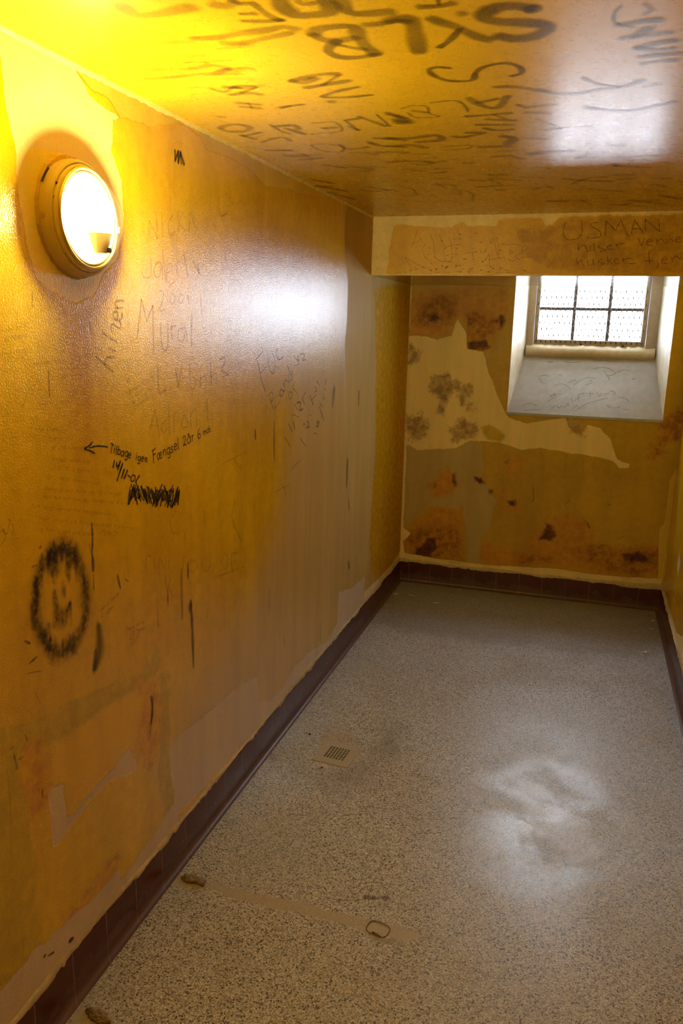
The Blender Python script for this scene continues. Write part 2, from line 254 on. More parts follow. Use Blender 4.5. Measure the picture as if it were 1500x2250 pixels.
["faint_letters","wl",4.64,0.35,0.4,0,[2849.6,1100.8,3011.4,1098.2]],
["faint_letters","wl",8.26,0.35,0.4,0,[2928.4,1119.5,2969.9,1061.5]],
["faint_letters","wl",3.95,0.35,0.4,0,[2299.9,907.4,2542.2,876.5]],
["doodle_letters","wl",5.2,0.4,0.4,0,[2371.7,2141.3,2389.1,2087.2,2435.8,2098.7]],
["doodle_letters","wl",2.28,0.4,0.4,0,[2397.5,2142.4,2444.3,2158.9,2464.3,2146.8]],
["doodle_letters","wl",4.67,0.4,0.4,0,[2471.8,2170,2457.3,2140.2,2484.7,2135.8]],
["doodle_letters","wl",2.25,0.4,0.4,0,[2443.2,2121.7,2484.6,2133]],
["doodle_letters","wl",2.55,0.4,0.4,0,[2498.5,2132.2,2549,2153.4]],
["doodle_letters","wl",4.02,0.4,0.4,0,[2556.2,2151.6,2578.1,2140.3]],
["doodle_letters","wl",2.24,0.4,0.4,0,[2388.9,2081.7,2442.5,2096.8]],
["doodle_letters","wl",3.97,0.4,0.4,0,[2343.1,2054.5,2355.5,2045.1]],
["doodle_letters","wl",2.32,0.4,0.4,0,[2511.5,2082.9,2562.4,2094.9]],
["black_scrawl","wl",10.21,0.85,0.35,0,[2107.1,2221,2105.4,2192.4]],
["black_scrawl","wl",7.96,0.85,0.35,0,[2105.4,2192.4,2125.2,2222.2]],
["black_scrawl","wl",10.37,0.85,0.35,0,[2125.2,2222.2,2123.4,2190.9]],
["black_scrawl","wl",8.88,0.85,0.35,0,[2123.4,2190.9,2138.2,2222.3]],
["black_scrawl","wl",10.83,0.85,0.35,0,[2138.2,2222.3,2141.8,2191.9]],
["black_scrawl","wl",10.55,0.85,0.35,0,[2143.1,2216.1,2157.8,2192.4]],
["faint_letters","wl",1.71,0.3,0.4,0,[2085.9,2205.1,2097.6,2233.1,2129.1,2246.6,2171.2,2243.2,2183.4,2217.8,2152.3,2189]],
["soot_ring","wl",55.35,0.42,0.95,0,[1479.1,1223.8,1439.8,1207.4,1416,1176.4,1404.8,1130.8,1402.8,1081.8,1417.2,1037,1442.8,998.2,1482.9,973.5,1527.7,975.7,1566.8,996.8,1589.5,1037.3,1588,1104.5,1574.7,1162.1,1549.6,1204.3,1513.6,1231.2,1479.1,1223.8]],
["soot_ring","wl",30.44,0.3,0.95,0,[1479.1,1223.8,1439.8,1207.4,1416,1176.4,1404.8,1130.8,1402.8,1081.8,1417.2,1037,1442.8,998.2,1482.9,973.5,1527.7,975.7,1566.8,996.8,1589.5,1037.3,1588,1104.5,1574.7,1162.1,1549.6,1204.3,1513.6,1231.2,1479.1,1223.8]],
["soot_ring","wl",70.42,0.4,0.95,0,[1467.6,1208.2,1507.8,1223.8,1548,1187.4]],
["soot_ring","wl",15.86,0.12215689066439082,0.95,1,[1471.4,991.9,1470.1,967.2,1466.4,943.6]],
["soot_ring","wl",15.04,0.14198877295108392,0.95,1,[1519.2,1233.5,1517.9,1220.4,1517.8,1207]],
["soot_ring","wl",16.58,0.3555833079719535,0.95,1,[1430,1050.3,1426.6,1027.7,1427.5,1003.2]],
["soot_ring","wl",14.15,0.16046455228578313,0.95,1,[1400.9,1107.4,1401,1093.6,1396.3,1081.5]],
["soot_ring","wl",20.32,0.2291583422046653,0.95,1,[1423.6,1036.6,1423.1,1027.5,1424.5,1017.6]],
["soot_ring","wl",13.94,0.2633019551163628,0.95,1,[1413.3,1173.2,1412,1150.6,1407.1,1129.1]],
["soot_ring","wl",14.99,0.2266194878777288,0.95,1,[1595.3,1101,1592.4,1082.2,1593.4,1061.9]],
["soot_ring","wl",14.75,0.2505257746877882,0.95,1,[1602,1113.6,1598.3,1088.6,1600.9,1061.3]],
["soot_ring","wl",20.1,0.1429942466135405,0.95,1,[1411,1131.9,1408.7,1119.2,1409.6,1105.3]],
["soot_ring","wl",24.43,0.33896368073307404,0.95,1,[1423.7,1052.9,1423.5,1039.1,1422.1,1025.7]],
["soot_ring","wl",13.5,0.2531619245919833,0.95,1,[1407.3,1189.5,1407.4,1177,1403.5,1165.7]],
["soot_ring","wl",16.4,0.2659800325376848,0.95,1,[1431.1,1034.7,1430.2,1024.9,1428.9,1015.2]],
["soot_ring","wl",12.92,0.10634961607456873,0.95,1,[1532.9,996.7,1533,984.7,1531.9,973]],
["soot_ring","wl",24.53,0.2598559020845228,0.95,1,[1415.9,1053.5,1414,1040.8,1415.5,1026.7]],
["soot_ring","wl",17.2,0.30207463424611936,0.95,1,[1431.2,1186.1,1429.2,1170.9,1430.2,1154.8]],
["soot_ring","wl",24.87,0.14414448670547447,0.95,1,[1538.4,984.6,1535.8,966.4,1531.5,948.8]],
["soot_ring","wl",11.17,0.20881059223341636,0.95,1,[1583.3,1132.6,1584,1121.5,1579.5,1112]],
["soot_ring","wl",18.96,0.1764533868123713,0.95,1,[1598.5,1039,1597.8,1028.2,1594.7,1018.2]],
["soot_ring","wl",20.48,0.19643215517175988,0.95,1,[1399.2,1135.1,1397,1114.3,1397.8,1092.4]],
["soot_ring","wl",23.27,0.3487506939436849,0.95,1,[1408.1,1175.7,1404.4,1155.1,1401.4,1134.3]],
["soot_ring","wl",10.53,0.21244118616178514,0.95,1,[1464.4,1010.4,1463,990,1462.4,969.2]],
["soot_ring","wl",21.96,0.21343191940324885,0.95,1,[1542.8,1004.7,1540.7,997,1542.6,987.7]],
["soot_ring","wl",22.77,0.26158820982130143,0.95,1,[1513.8,1005.7,1512.5,987.2,1512.7,968]],
["soot_ring","wl",22.64,0.21952969935062727,0.95,1,[1558.9,1214.8,1558.8,1198.4,1555.6,1182.9]],
["soot_ring","wl",20.16,0.20671102494397198,0.95,1,[1511.4,1245.7,1509.2,1225.3,1506,1205.1]],
["soot_ring","wl",26.98,0.2651259317959298,0.95,1,[1531.7,995,1529.9,974.7,1527.3,954.6]],
["soot_ring","wl",10.3,0.14072939690873287,0.95,1,[1404.2,1186.2,1404.3,1174.3,1400.7,1163.5]],
["soot_ring","wl",16.28,0.24667277755009553,0.95,1,[1405.5,1086.7,1403.4,1078.5,1401.3,1070.3]],
["soot_ring","wl",25.24,0.30144347980245545,0.95,1,[1435.5,1230.5,1433.1,1209,1429.1,1187.9]],
["soot_ring","wl",11.93,0.1283649847495654,0.95,1,[1519.4,998.5,1517.5,976.5,1516.3,954]],
["soot_ring","wl",17.22,0.20226956221595344,0.95,1,[1502.9,1235.2,1500.3,1226,1498.3,1216.8]],
["soot_ring","wl",15.28,0.28903868305347524,0.95,1,[1467.6,1252.8,1467.3,1237.2,1462.1,1222.8]],
["soot_ring","wl",26.49,0.2624709096194763,0.95,1,[1459.9,1015.7,1457.7,1003.4,1454.5,991.5]],
["soot_ring","wl",15.18,0.2655185358530324,0.95,1,[1490.6,1002.2,1489.5,979.6,1488.7,956.7]],
["soot_ring","wl",15.32,0.26830638510725124,0.95,1,[1407.8,1105.3,1405.5,1098,1408.3,1088.9]],
["soot_ring","wl",15.02,0.24065888576296698,0.95,1,[1405.6,1161.3,1405.5,1146.3,1400.2,1132.9]],
["soot_ring","wl",23.96,0.2323336930593709,0.95,1,[1416.9,1179.8,1415.5,1158.6,1414,1137.5]],
["soot_ring","wl",20.27,0.12807016048697933,0.95,1,[1570.2,1035,1568.7,1010.4,1564.8,986.7]],
["soot_ring","wl",24.71,0.1580649994653208,0.95,1,[1551,1213.4,1549.8,1193.5,1546.2,1174.2]],
["soot_ring","wl",26.76,0.21555461272130014,0.95,1,[1450.4,994.2,1447,976.5,1449.9,956]],
["soot_ring","wl",13.91,0.12520770555065244,0.95,1,[1501.5,979.1,1500.6,970.5,1502.8,960.5]],
["soot_ring","wl",16.23,0.20013664456042807,0.95,1,[1456.1,1238.4,1456.1,1225,1456,1211.6]],
["soot_ring","wl",10.91,0.3422667987377521,0.95,1,[1445.2,1029.4,1444.5,1010.3,1441.2,992.2]],
["soot_ring","wl",21.83,0.3125919686389211,0.95,1,[1413.9,1185.2,1413.4,1175.9,1409.1,1167.8]],
["soot_ring","wl",12.1,0.09391364828710609,0.95,1,[1571.9,1169.6,1570.5,1156.2,1571.9,1141.9]],
["soot_ring","wl",17.16,0.1716980999812765,0.95,1,[1541.2,986.9,1538.2,965.3,1540.6,941.4]],
["soot_ring","wl",22.76,0.2541011456791084,0.95,1,[1584.3,1064.5,1583.3,1044.5,1582,1024.4]],
["soot_ring","wl",11.96,0.26885160780867273,0.95,1,[1517.6,998.8,1516.1,984.6,1516.7,969.4]],
["soot_ring","wl",24,0.13872802645809262,0.95,1,[1525.7,991.6,1523.7,973,1521.7,954.3]],
["soot_ring","wl",10.11,0.3338845819041236,0.95,1,[1466.5,1239.4,1466.5,1228.9,1464.8,1218.8]],
["soot_ring","wl",12.85,0.17482770062742434,0.95,1,[1588,1149,1586.6,1126.7,1585,1104.4]],
["soot_ring","wl",10.15,0.33335689531168333,0.95,1,[1410.8,1149.6,1408.5,1129.8,1407.4,1109.5]],
["soot_ring","wl",22.86,0.12385059427943552,0.95,1,[1574,1196.6,1571.1,1177,1573.3,1155.8]],
["soot_ring","wl",28.09,0.1191485250569252,0.95,1,[1528.3,1224.4,1525.9,1215.6,1528,1205.6]],
["soot_ring","wl",22.11,0.2555790611078949,0.95,1,[1443.2,1220,1440.6,1206.1,1437.2,1192.5]],
["soot_ring","wl",25.35,0.2699428008520248,0.95,1,[1510.4,1247.5,1508.7,1228.5,1504.3,1210.2]],
["soot_ring","wl",11.43,0.25918986291063006,0.95,1,[1404.4,1134.4,1402.8,1120.6,1402.6,1106.3]],
["soot_ring","wl",22.1,0.1396498682428868,0.95,1,[1532.5,1232.2,1530.1,1208.4,1526.1,1184.9]],
["soot_ring","wl",11.1,0.3173642369246659,0.95,1,[1479.7,1255.8,1477.1,1234.1,1477,1211.6]],
["soot_ring","wl",29.48,0.11367778423019653,0.95,1,[1576.4,1088.1,1573.5,1075.6,1571.4,1062.7]],
["soot_ring","wl",16.43,0.15163429977758974,0.95,1,[1470.1,1236.3,1470.2,1227.8,1468.8,1219.7]],
["soot_ring","wl",12.37,0.2494297282321315,0.95,1,[1443.9,1019.6,1442,1007,1438.3,995.1]],
["soot_ring","wl",24.55,0.3316184773243002,0.95,1,[1412.6,1178.7,1411.4,1169.5,1409.2,1160.6]],
["soot_ring","wl",21.62,0.11255817223514633,0.95,1,[1587.9,1126,1586,1118,1585.3,1109.5]],
["soot_ring","wl",15.66,0.19906629659842828,0.95,1,[1532,1005.2,1530,979.8,1524.6,955.6]],
["soot_ring","wl",17.65,0.15002725882137918,0.95,1,[1514,1235.8,1512.4,1221,1509.2,1206.6]],
["soot_ring","wl",11.96,0.24332729348850474,0.95,1,[1428.3,1218.2,1426.4,1200.2,1421.5,1183.1]],
["soot_ring","wl",24.26,0.12736031499536182,0.95,1,[1553.6,1008,1549.6,985.6,1552.1,960.4]],
["soot_ring","wl",14.13,0.23790725541269891,0.95,1,[1489.8,992.6,1487.5,976.9,1486.7,960.7]],
["soot_ring","wl",16.39,0.23559136647494924,0.95,1,[1513.8,1237.7,1512.8,1216.8,1510.8,1196.1]],
["soot_ring","wl",13.91,0.13289905584022657,0.95,1,[1588.1,1167.8,1586.3,1153.8,1582.5,1140.4]],
["soot_ring","wl",13.85,0.3552185412483606,0.95,1,[1413.8,1072.9,1412.6,1052.8,1411.2,1032.7]],
["soot_ring","wl",12.9,0.29716737756520906,0.95,1,[1411.8,1123.6,1409.7,1115.1,1410.6,1105.6]],
["soot_ring","wl",9.83,0.29448235598774497,0.95,1,[1438.1,1231.9,1436.3,1211.5,1433.9,1191.2]],
["soot_ring","wl",21.33,0.26984521918723053,0.95,1,[1415.8,1154,1415.6,1138.9,1413,1124.6]],
["soot_ring","wl",19.77,0.26249589209884444,0.95,1,[1575.6,1036.8,1572.8,1026.6,1575.5,1014.4]],
["soot_ring","wl",21.01,0.24532696378775148,0.95,1,[1507.4,993.5,1506.8,971.5,1502.6,950.9]],
["soot_ring","wl",29.78,0.1321932601404633,0.95,1,[1592.7,1112.5,1590.3,1104.6,1588.2,1096.6]],
["soot_ring","wl",28.7,0.19903230689448537,0.95,1,[1589.8,1131.7,1588,1109.5,1585.6,1087.4]],
["soot_ring","wl",17.86,0.23142259313100932,0.95,1,[1571.9,1008.1,1570.7,997.8,1573.4,986]],
["soot_ring","wl",13.23,0.2943461772306446,0.95,1,[1464.9,1231.9,1462.7,1216,1460.5,1200.2]],
["soot_ring","wl",23.33,0.2670836788961528,0.95,1,[1562.2,1222.9,1559.1,1200.2,1555,1177.7]],
["soot_ring","wl",26.32,0.14416859230549536,0.95,1,[1455.1,997.2,1453.9,988.1,1451.2,979.7]],
["soot_ring","wl",19.86,0.28498272016380866,0.95,1,[1459.3,1225.6,1457.7,1208.9,1455.2,1192.4]],
["soot_ring","wl",17.18,0.10519643417720728,0.95,1,[1492.4,998,1492.5,985.3,1488.9,974.1]],
["soot_ring","wl",14.08,0.26375372075186687,0.95,1,[1408.8,1082.7,1408,1072.8,1406.3,1063]],
["soot_ring","wl",11.39,0.36307554596047276,0.95,1,[1436,1012.1,1433.5,999.4,1433.4,985.6]],
["soot_ring","wl",19.47,0.15914331560439185,0.95,1,[1580.8,1020.6,1581.2,1008.4,1581.6,996.1]],
["soot_ring","wl",20.32,0.1529002861917575,0.95,1,[1433,1218.9,1431.7,1211.6,1430.6,1204.3]],
["soot_ring","wl",17.61,0.14809628894139998,0.95,1,[1510.1,1227.8,1509.3,1210.4,1504.6,1194]],
["soot_ring","wl",26.61,0.15576063050716213,0.95,1,[1570.1,1179.7,1569.1,1156.5,1563.6,1134.5]],
["soot_ring","wl",24.08,0.3719675033221608,0.95,1,[1443.1,1020.4,1442.9,1009.4,1439.3,999.8]],
["soot_ring","wl",29.59,0.11389405223034527,0.95,1,[1588.9,1150.6,1584.8,1126,1583.4,1100.5]],
["soot_ring","wl",17.68,0.3594033899181581,0.95,1,[1434.5,1037.6,1433.1,1017.4,1427.3,998.9]],
["soot_ring","wl",16.25,0.11549157807459408,0.95,1,[1544.4,1232.2,1544.7,1220.7,1543.2,1209.7]],
["soot_ring","wl",16.15,0.38576811300220637,0.95,1,[1538.8,1220.5,1537.5,1188.7]],
["soot_ring","wl",22.47,0.2177648944150575,0.95,1,[1464.4,1241.2,1461.6,1197.7]],
["soot_ring","wl",18.14,0.2581116366845396,0.95,1,[1529.2,1175.2,1527.6,1140.9]],
["soot_ring","wl",13.1,0.26311674743102764,0.95,1,[1473.7,1211.5,1469.3,1151.8]],
["soot_ring","wl",11.59,0.3526560847021786,0.95,1,[1467.2,1200.6,1465.7,1169.9]],
["soot_ring","wl",20.91,0.16960246088565642,0.95,1,[1456.4,1205.4,1453,1156.8]],
["soot_ring","wl",10.92,0.27980223649246294,0.95,1,[1558.2,1177.2,1556.5,1140.5]],
["soot_ring","wl",17.51,0.15562453466094184,0.95,1,[1557,1183.7,1553.8,1130.9]],
["soot_ring","wl",21.11,0.38495382052354143,0.95,1,[1473.5,1229.8,1469.3,1173.1]],
["soot_ring","wl",13.39,0.255407906266972,0.95,1,[1525.7,1207.5,1522.3,1155]],
["soot_ring","wl",16.53,0.374541145150623,0.95,1,[1531.6,1196.2,1527.5,1135.8]],
["soot_ring","wl",14.03,0.22574445527217765,0.95,1,[1460.6,1252.5,1456.3,1194.8]],
["soot_ring","wl",14.71,0.24839514907713087,0.95,1,[1479.1,1252.9,1474.7,1194]],
["soot_ring","wl",9.85,0.308343374958887,0.95,1,[1476.1,1224.4,1474.5,1191.6]],
["soot_ring","wl",20.15,0.15897871311270256,0.95,1,[1540.6,1235.3,1536.7,1177.3]],
["soot_ring","wl",20.11,0.27345880821491864,0.95,1,[1497.5,1202.7,1495.8,1169]],
["soot_ring","wl",11.02,0.2412070515333957,0.95,1,[1489.4,1221.1,1486.5,1175.9]],
["soot_ring","wl",11.47,0.1828384949897931,0.95,1,[1518.8,1184.5,1517.7,1155.6]],
["soot_ring","wl",14.41,0.3740723650436385,0.95,1,[1526.4,1222.8,1524.1,1181.6]],
["soot_ring","wl",12.16,0.24985685232093338,0.95,1,[1552.8,1216.2,1549.7,1165.5]],
["soot_ring","wl",15.91,0.36769801758400267,0.95,1,[1488.3,1225.7,1483.8,1163.4]],
["soot_ring","wl",10.88,0.24631354759186216,0.95,1,[1561.6,1220.8,1560.1,1186.5]],
["soot_ring","wl",10.1,0.20283059071535828,0.95,1,[1483.7,1249.6,1480,1196.9]],
["soot_ring","wl",13.95,0.35109794754637114,0.95,1,[1482.3,1241,1478.4,1186.3]],
["soot_ring","wl",20.21,0.2894396634730405,0.95,1,[1479.3,1205.3,1475.5,1151.2]],
["soot_ring","wl",22.27,0.292178111765656,0.95,1,[1503.4,1229.6,1502,1197.8]],
["soot_ring","wl",9.91,0.1755636025991626,0.95,1,[1472.5,1086.3,1470.8,1052.9]],
["soot_ring","wl",12.68,0.11104122509987631,0.95,1,[1521.5,1059.8,1519.9,1025.1]],
["soot_ring","wl",10.85,0.2634850212212292,0.95,1,[1472.1,1137.8,1470.3,1103.7]],
["soot_ring","wl",7.23,0.10076609934258188,0.95,1,[1481.9,1094.8,1480.8,1066.1]],
["soot_ring","wl",13.14,0.12337543419316771,0.95,1,[1502.8,1132.9,1501.3,1099.7]],
["soot_ring","wl",14.16,0.19679089156343266,0.95,1,[1528,1090.5,1527,1062.1]],
["soot_ring","wl",6.72,0.15046523420305852,0.95,1,[1464.1,1117.8,1463.7,1097.4]],
["soot_ring","wl",11.51,0.27504688119685894,0.95,1,[1462.4,1081.7,1460.1,1042.7]],
["soot_ring","wl",12.09,0.2803373288210188,0.95,1,[1528.8,1070.2,1526.6,1028.4]],
["soot_ring","wl",12.41,0.2222007103180543,0.95,1,[1480,1091.4,1479.6,1070.7]],
["soot_ring","wl",10.44,0.18251968431639792,0.95,1,[1512.7,1132.6,1510.9,1096.9]],
["soot_ring","wl",11.37,0.23922795818898818,0.95,1,[1494.4,1078.3,1493.2,1048.4]],
["soot_ring","wl",7.31,0.24315851101322897,0.95,1,[1510,1075.3,1508,1037.3]],
["soot_ring","wl",13.67,0.29128601348864724,0.95,1,[1475.3,1090,1473.8,1058.1]],
["soot_ring","wl",9.49,0.19068599387801083,0.95,1,[1508.9,1088.8,1508.2,1063.5]],
["soot_ring","wl",12.18,0.19960758010377205,0.95,1,[1477.6,1116.7,1475.1,1075.2]],
["soot_ring","wl",32.82,0.45,0.9,0,[1471.8,1085.1,1497.2,1064.4,1515.2,1069.7,1494.9,1041.9,1472.8,1061.7]],
["soot_ring","wl",16.06,0.8,0.7,0,[1515.5,1071.9,1527.2,1083.1]],
["soot_ring","wl",19.02,0.45,0.9,0,[1469.7,1131.3,1472.9,1096.1]],
["soot_ring","wl",16.85,0.4,0.9,0,[1504.9,1142.8,1505,1108.2]],
["soot_ring","wl",15.67,0.5,0.9,0,[1442.6,1061.4,1445,1020.4]],
["soot_ring","wl",20.67,0.45,0.9,0,[1391.7,1124.3,1395,1068]],
["soot_streaks","wl",39.2,0.75,0.8,1,[1635.6,983.1,1635.6,913.2,1609.8,872.8]],
["soot_streaks","wl",20.61,0.6,0.8,1,[1618,920.4,1607.9,873.7]],
["soot_streaks","wl",9.39,0.85,0.8,1,[1630.7,1259.3,1631.3,1223.6,1625,1175]],
["soot_streaks","wl",13.25,0.8,0.8,1,[1626.9,1174.5,1627.2,1134.5]],
["soot_streaks","wl",5.78,0.6,0.8,1,[1626.5,1126.2,1624.9,1086.4]],
["soot_streaks","wl",8.9,0.4,0.8,1,[1616.6,1209.5,1621.7,1180.7]],
["soot_streaks","wl",20.87,0.75,0.8,1,[2133,882.2,2137.5,786.7,2140.1,649.4]],
["soot_streaks","wl",31.77,0.85,0.8,1,[2129.3,871.1,2125.4,853.8]],
["soot_streaks","wl",11.78,0.8,0.8,1,[2118.4,1012.2,2118.9,963.6]],
["soot_streaks","wl",17.33,0.4,0.8,1,[2076.9,1006.5,2073.7,841.5]],
["soot_streaks","wl",8.07,0.6,0.8,1,[1990.8,974.5,1989.9,916.4]],
["soot_streaks","wl",7.72,0.4,0.8,1,[1928.9,923.3,1927.8,866.1]],
["soot_streaks","wl",16.44,0.85,0.8,1,[2653.1,1371.5,2656.9,1337.2]],
["soot_streaks","wl",18.9,0.6,0.8,1,[2839.2,1375.9,2839.6,1222.5]],
["soot_streaks","wl",14.16,0.3,0.8,1,[2848.4,1463.8,2843.9,1375.4]],
["soot_streaks","wl",42.14,0.55,0.8,1,[3597.6,1461.3,3574.5,1376.6]],
["soot_streaks","wl",35.08,0.5,0.8,1,[4024.6,1412.8,4022.7,1340.7]],
["soot_streaks","wl",33.1,0.7,0.8,1,[3844.4,1073.9,3839,934.9]],
["soot_streaks","wl",33.26,0.4,0.8,1,[3886.6,851.7,3891.1,796]],
["soot_streaks","wl",33.57,0.6,0.8,1,[3906.4,499.7,3926.7,460]],
["soot_streaks","wl",11.01,0.3,0.8,1,[3141.1,1184.3,3031.6,1162.7]],
["soot_streaks","wl",8.38,0.6,0.8,1,[1429.8,1248.3,1436.5,1251.9]],
["soot_streaks","wl",6.76,0.5,0.8,1,[1401.1,1212.3,1416.6,1212.1]],
["soot_streaks","wl",13.9,0.4,0.8,1,[3440.9,328.7,3445.9,218.3]],
["soot_streaks","wl",14.78,0.3,0.8,1,[2792.3,715.8,2782.5,601.6]],
["soot_streaks","wl",17.86,0.3,0.8,1,[2962,389.6,2945.3,438.6]],
["green_marks","wl",7.06,0.8,0.5,1,[1359.2,1050.9,1376.2,1037.6]],
["green_marks","wl",5.53,0.8,0.5,1,[1368.1,991.8,1397,997.6]],
["green_marks","wl",4.36,0.5,0.5,1,[1356.8,972.1,1405.7,957.4]],
["green_marks","wl",11.56,0.7,0.5,1,[1732.2,1090.1,1742.2,1052.1]],
["rust_drips","wl",13.64,0.8,0.6,1,[1873.1,670,1880.7,629.2,1869.7,582.3]],
["rust_drips","wl",4.76,0.9,0.6,1,[1378,662.3,1377.6,641.8]],
["rust_drips","wl",4.26,0.6,0.6,1,[1366,673.4,1367.9,660]],
["rust_drips","wl",13.99,0.35,0.6,1,[1898.2,695.3,1875.1,624.5,1861.7,541.3]],
["rust_drips","wl",5.36,0.7,0.6,1,[1765.8,1070.6,1782.8,1057.4]],
["rust_drips","wl",3.64,0.5,0.6,1,[1664.7,1759.3,1674.2,1721.9]],
["rust_drips","wl",6.32,0.55,0.6,1,[1502.5,1643.2,1501.3,1585.4]],
["rust_drips","wl",2.96,0.6,0.6,1,[1465.6,1813.8,1464.9,1779.7]],
["rust_drips","wl",3.31,0.3,0.6,1,[1277.4,329.8,1260,229.2]],
["rust_drips","wl",4.1,0.25,0.6,1,[1271.1,779.5,1272.2,698.6,1264,598.6]],
["faint_letters","wl",1.45,0.25,0.4,0,[1406.1,1560.9,1431.1,1602.8,1475.5,1623.6,1496.9,1620.3]],
["faint_letters","wl",1.31,0.25,0.4,0,[1413.6,1602.2,1456.8,1591,1494,1592.1]],
["rust_drips","wl",2.18,0.2,0.4,0,[1426.5,1156.6,1376.9,1129.5]],
["faint_letters","wl",2.12,0.35,0.4,0,[1350.4,884.7,1371,857.1]],
["faint_letters","wl",2.49,0.35,0.4,0,[1378.9,916.7,1394.3,880.4]],
["soot_streaks","wl",5.19,0.6,0.7,1,[1296,805,1303.1,760.8]],
["soot_streaks","wl",4.96,0.6,0.7,1,[1336.5,828.7,1342.3,810.5]],
["soot_streaks","wl",5.48,0.6,0.7,1,[1288.9,820.3,1297.8,821]],
["soot_streaks","wl",5.11,0.6,0.7,1,[1311.4,781.4,1326.6,779.8]],
["plaster_chip_holes","wl",14.45,0.9,0.4,1,[1436.4,182.5,1451.3,178.1]],
["plaster_chip_holes","wl",7.33,0.9,0.4,1,[1355,209.5,1375.5,202.2]],
["plaster_chip_holes","wl",8.76,0.9,0.4,1,[1338.8,221.2,1345.6,220.5]],
["plaster_chip_holes","wl",8.79,0.9,0.4,1,[1302.5,136.1,1332.9,131.6]],
["candle_soot_letters","cl",38.65,0.43200000000000005,0.45,0,[294,1385,292,1408,294,1437,327,1445,372,1437,417,1429]],
["candle_soot_letters","cl",33.95,0.48600000000000004,0.45,0,[458,1426,474,1439,503,1428]],
["candle_soot_letters","cl",19.41,0.54,0.45,0,[496,1417,509,1438,528,1439,531,1467,536,1502,548,1530]],
["candle_soot_letters","cl",18.79,0.5940000000000001,0.45,0,[487,1480,516,1485]],
["candle_soot_letters","cl",20.18,0.5940000000000001,0.45,0,[476,1512,515,1524,554,1526]],
["candle_soot_letters","cl",40.95,0.648,0.45,0,[581,1438,575,1473,584,1509,612,1516,644,1514,659,1489,655,1457]],
["candle_soot_letters","cl",18.66,0.54,0.45,0,[610,1450,616,1465,634,1465]],
["candle_soot_letters","cl",34.28,0.5940000000000001,0.45,0,[685,1464,683,1519,709,1533,760,1536]],
["candle_soot_letters","cl",35.31,0.5940000000000001,0.45,0,[582,1612,598,1588,633,1581,670,1590,667,1638,664,1694,673,1752]],
["candle_soot_letters","cl",32.23,0.54,0.45,0,[582,1612,592,1642,618,1654,660,1647]],
["candle_soot_letters","cl",27.92,0.648,0.45,0,[618,1654,590,1688,580,1717,595,1752,632,1761,673,1752]],
["candle_soot_letters","cl",17.91,0.54,0.45,0,[605,1668,633,1699,661,1718]],
["candle_soot_letters","cl",25.87,0.5940000000000001,0.45,0,[694,1586,724,1588,757,1581,780,1592]],
["candle_soot_letters","cl",29.59,0.378,0.45,0,[159,1573,206,1572,247,1580,302,1586,331,1591]],
["candle_soot_letters","cl",30.59,0.48600000000000004,0.45,0,[339,1575,388,1581,444,1572,496,1569,541,1558,561,1579]],
["candle_soot_letters","cl",26.71,0.43200000000000005,0.45,0,[384,1609,421,1624,479,1609,544,1592]],
["candle_soot_letters","cl",26.19,0.324,0.45,0,[110,1664,190,1676,255,1672,316,1673]],
["candle_soot_letters","cl",27.31,0.48600000000000004,0.45,0,[108,1705,128,1738,184,1737,249,1745,302,1737,328,1764]],
["candle_soot_letters","cl",25.94,0.54,0.45,0,[100,1792,172,1794,242,1787,286,1790,325,1770]],
["candle_soot_letters","cl",14.68,0.54,0.45,0,[216,1900,238,1931,288,1892,331,1910,273,1947]],
["candle_soot_letters","cl",24.03,0.54,0.45,0,[256,1893,290,1909]],
["candle_soot_letters","cl",26.08,0.54,0.45,0,[241,1958,292,1952,319,1975]],
["candle_soot_letters","cl",28.07,0.54,0.45,0,[432,1885,478,1865,521,1852,556,1860]],
["candle_soot_letters","cl",29.34,0.54,0.45,0,[432,1885,454,1906,494,1876]],
["candle_soot_letters","cl",27.25,0.5940000000000001,0.45,0,[445,1944,494,1931,564,1912]],
["candle_soot_letters","cl",13.07,0.54,0.45,0,[554,1867,494,1931]],
["candle_soot_letters","cl",19.83,0.5940000000000001,0.45,0,[572,1965,516,1986,462,2025,519,2042,587,2036]],
["candle_soot_letters","cl",31.56,0.54,0.45,0,[463,2071,475,2074]],
["candle_soot_letters","cl",24.73,0.48600000000000004,0.45,0,[225,2027,278,2058]],
["candle_soot_letters","cl",25.59,0.48600000000000004,0.45,0,[219,2064,264,2090]],
["candle_soot_letters","cl",8.72,0.43200000000000005,0.45,0,[255,2034,246,2080]],
["candle_soot_letters","cl",20.89,0.54,0.45,0,[318,2096,390,2079]],
["candle_soot_letters","cl",13.88,0.43200000000000005,0.45,0,[350,2084,321,2103]],
["candle_soot_letters","cl",25.22,0.324,0.45,0,[117,2144,131,2152]],
["candle_soot_letters","cl",24.46,0.48600000000000004,0.45,0,[62,2270,95,2241,134,2238,153,2277,116,2318,69,2308,62,2270]],
["candle_soot_letters","cl",20.08,0.54,0.45,0,[86,2362,109,2420]],
["candle_soot_letters","cl",18.05,0.54,0.45,0,[83,2375,163,2340]],
["candle_soot_letters","cl",17.24,0.48600000000000004,0.45,0,[111,2462,198,2412,208,2468]],
["candle_soot_letters","cl",26.01,0.54,0.45,0,[76,2577,160,2594]],
["candle_soot_letters","cl",16.22,0.54,0.45,0,[223,2257,226,2341,241,2382]],
["candle_soot_letters","cl",28.27,0.54,0.45,0,[231,2282,286,2282,286,2330]],
["candle_soot_letters","cl",24.83,0.54,0.45,0,[251,2310,282,2391]],
["candle_soot_letters","cl",9.91,0.54,0.45,0,[344,2271,413,2275,398,2378,300,2394]],
["candle_soot_letters","cl",28.42,0.48600000000000004,0.45,0,[358,2333,401,2330]],
["candle_soot_letters","cl",23.8,0.54,0.45,0,[447,2260,490,2247]],
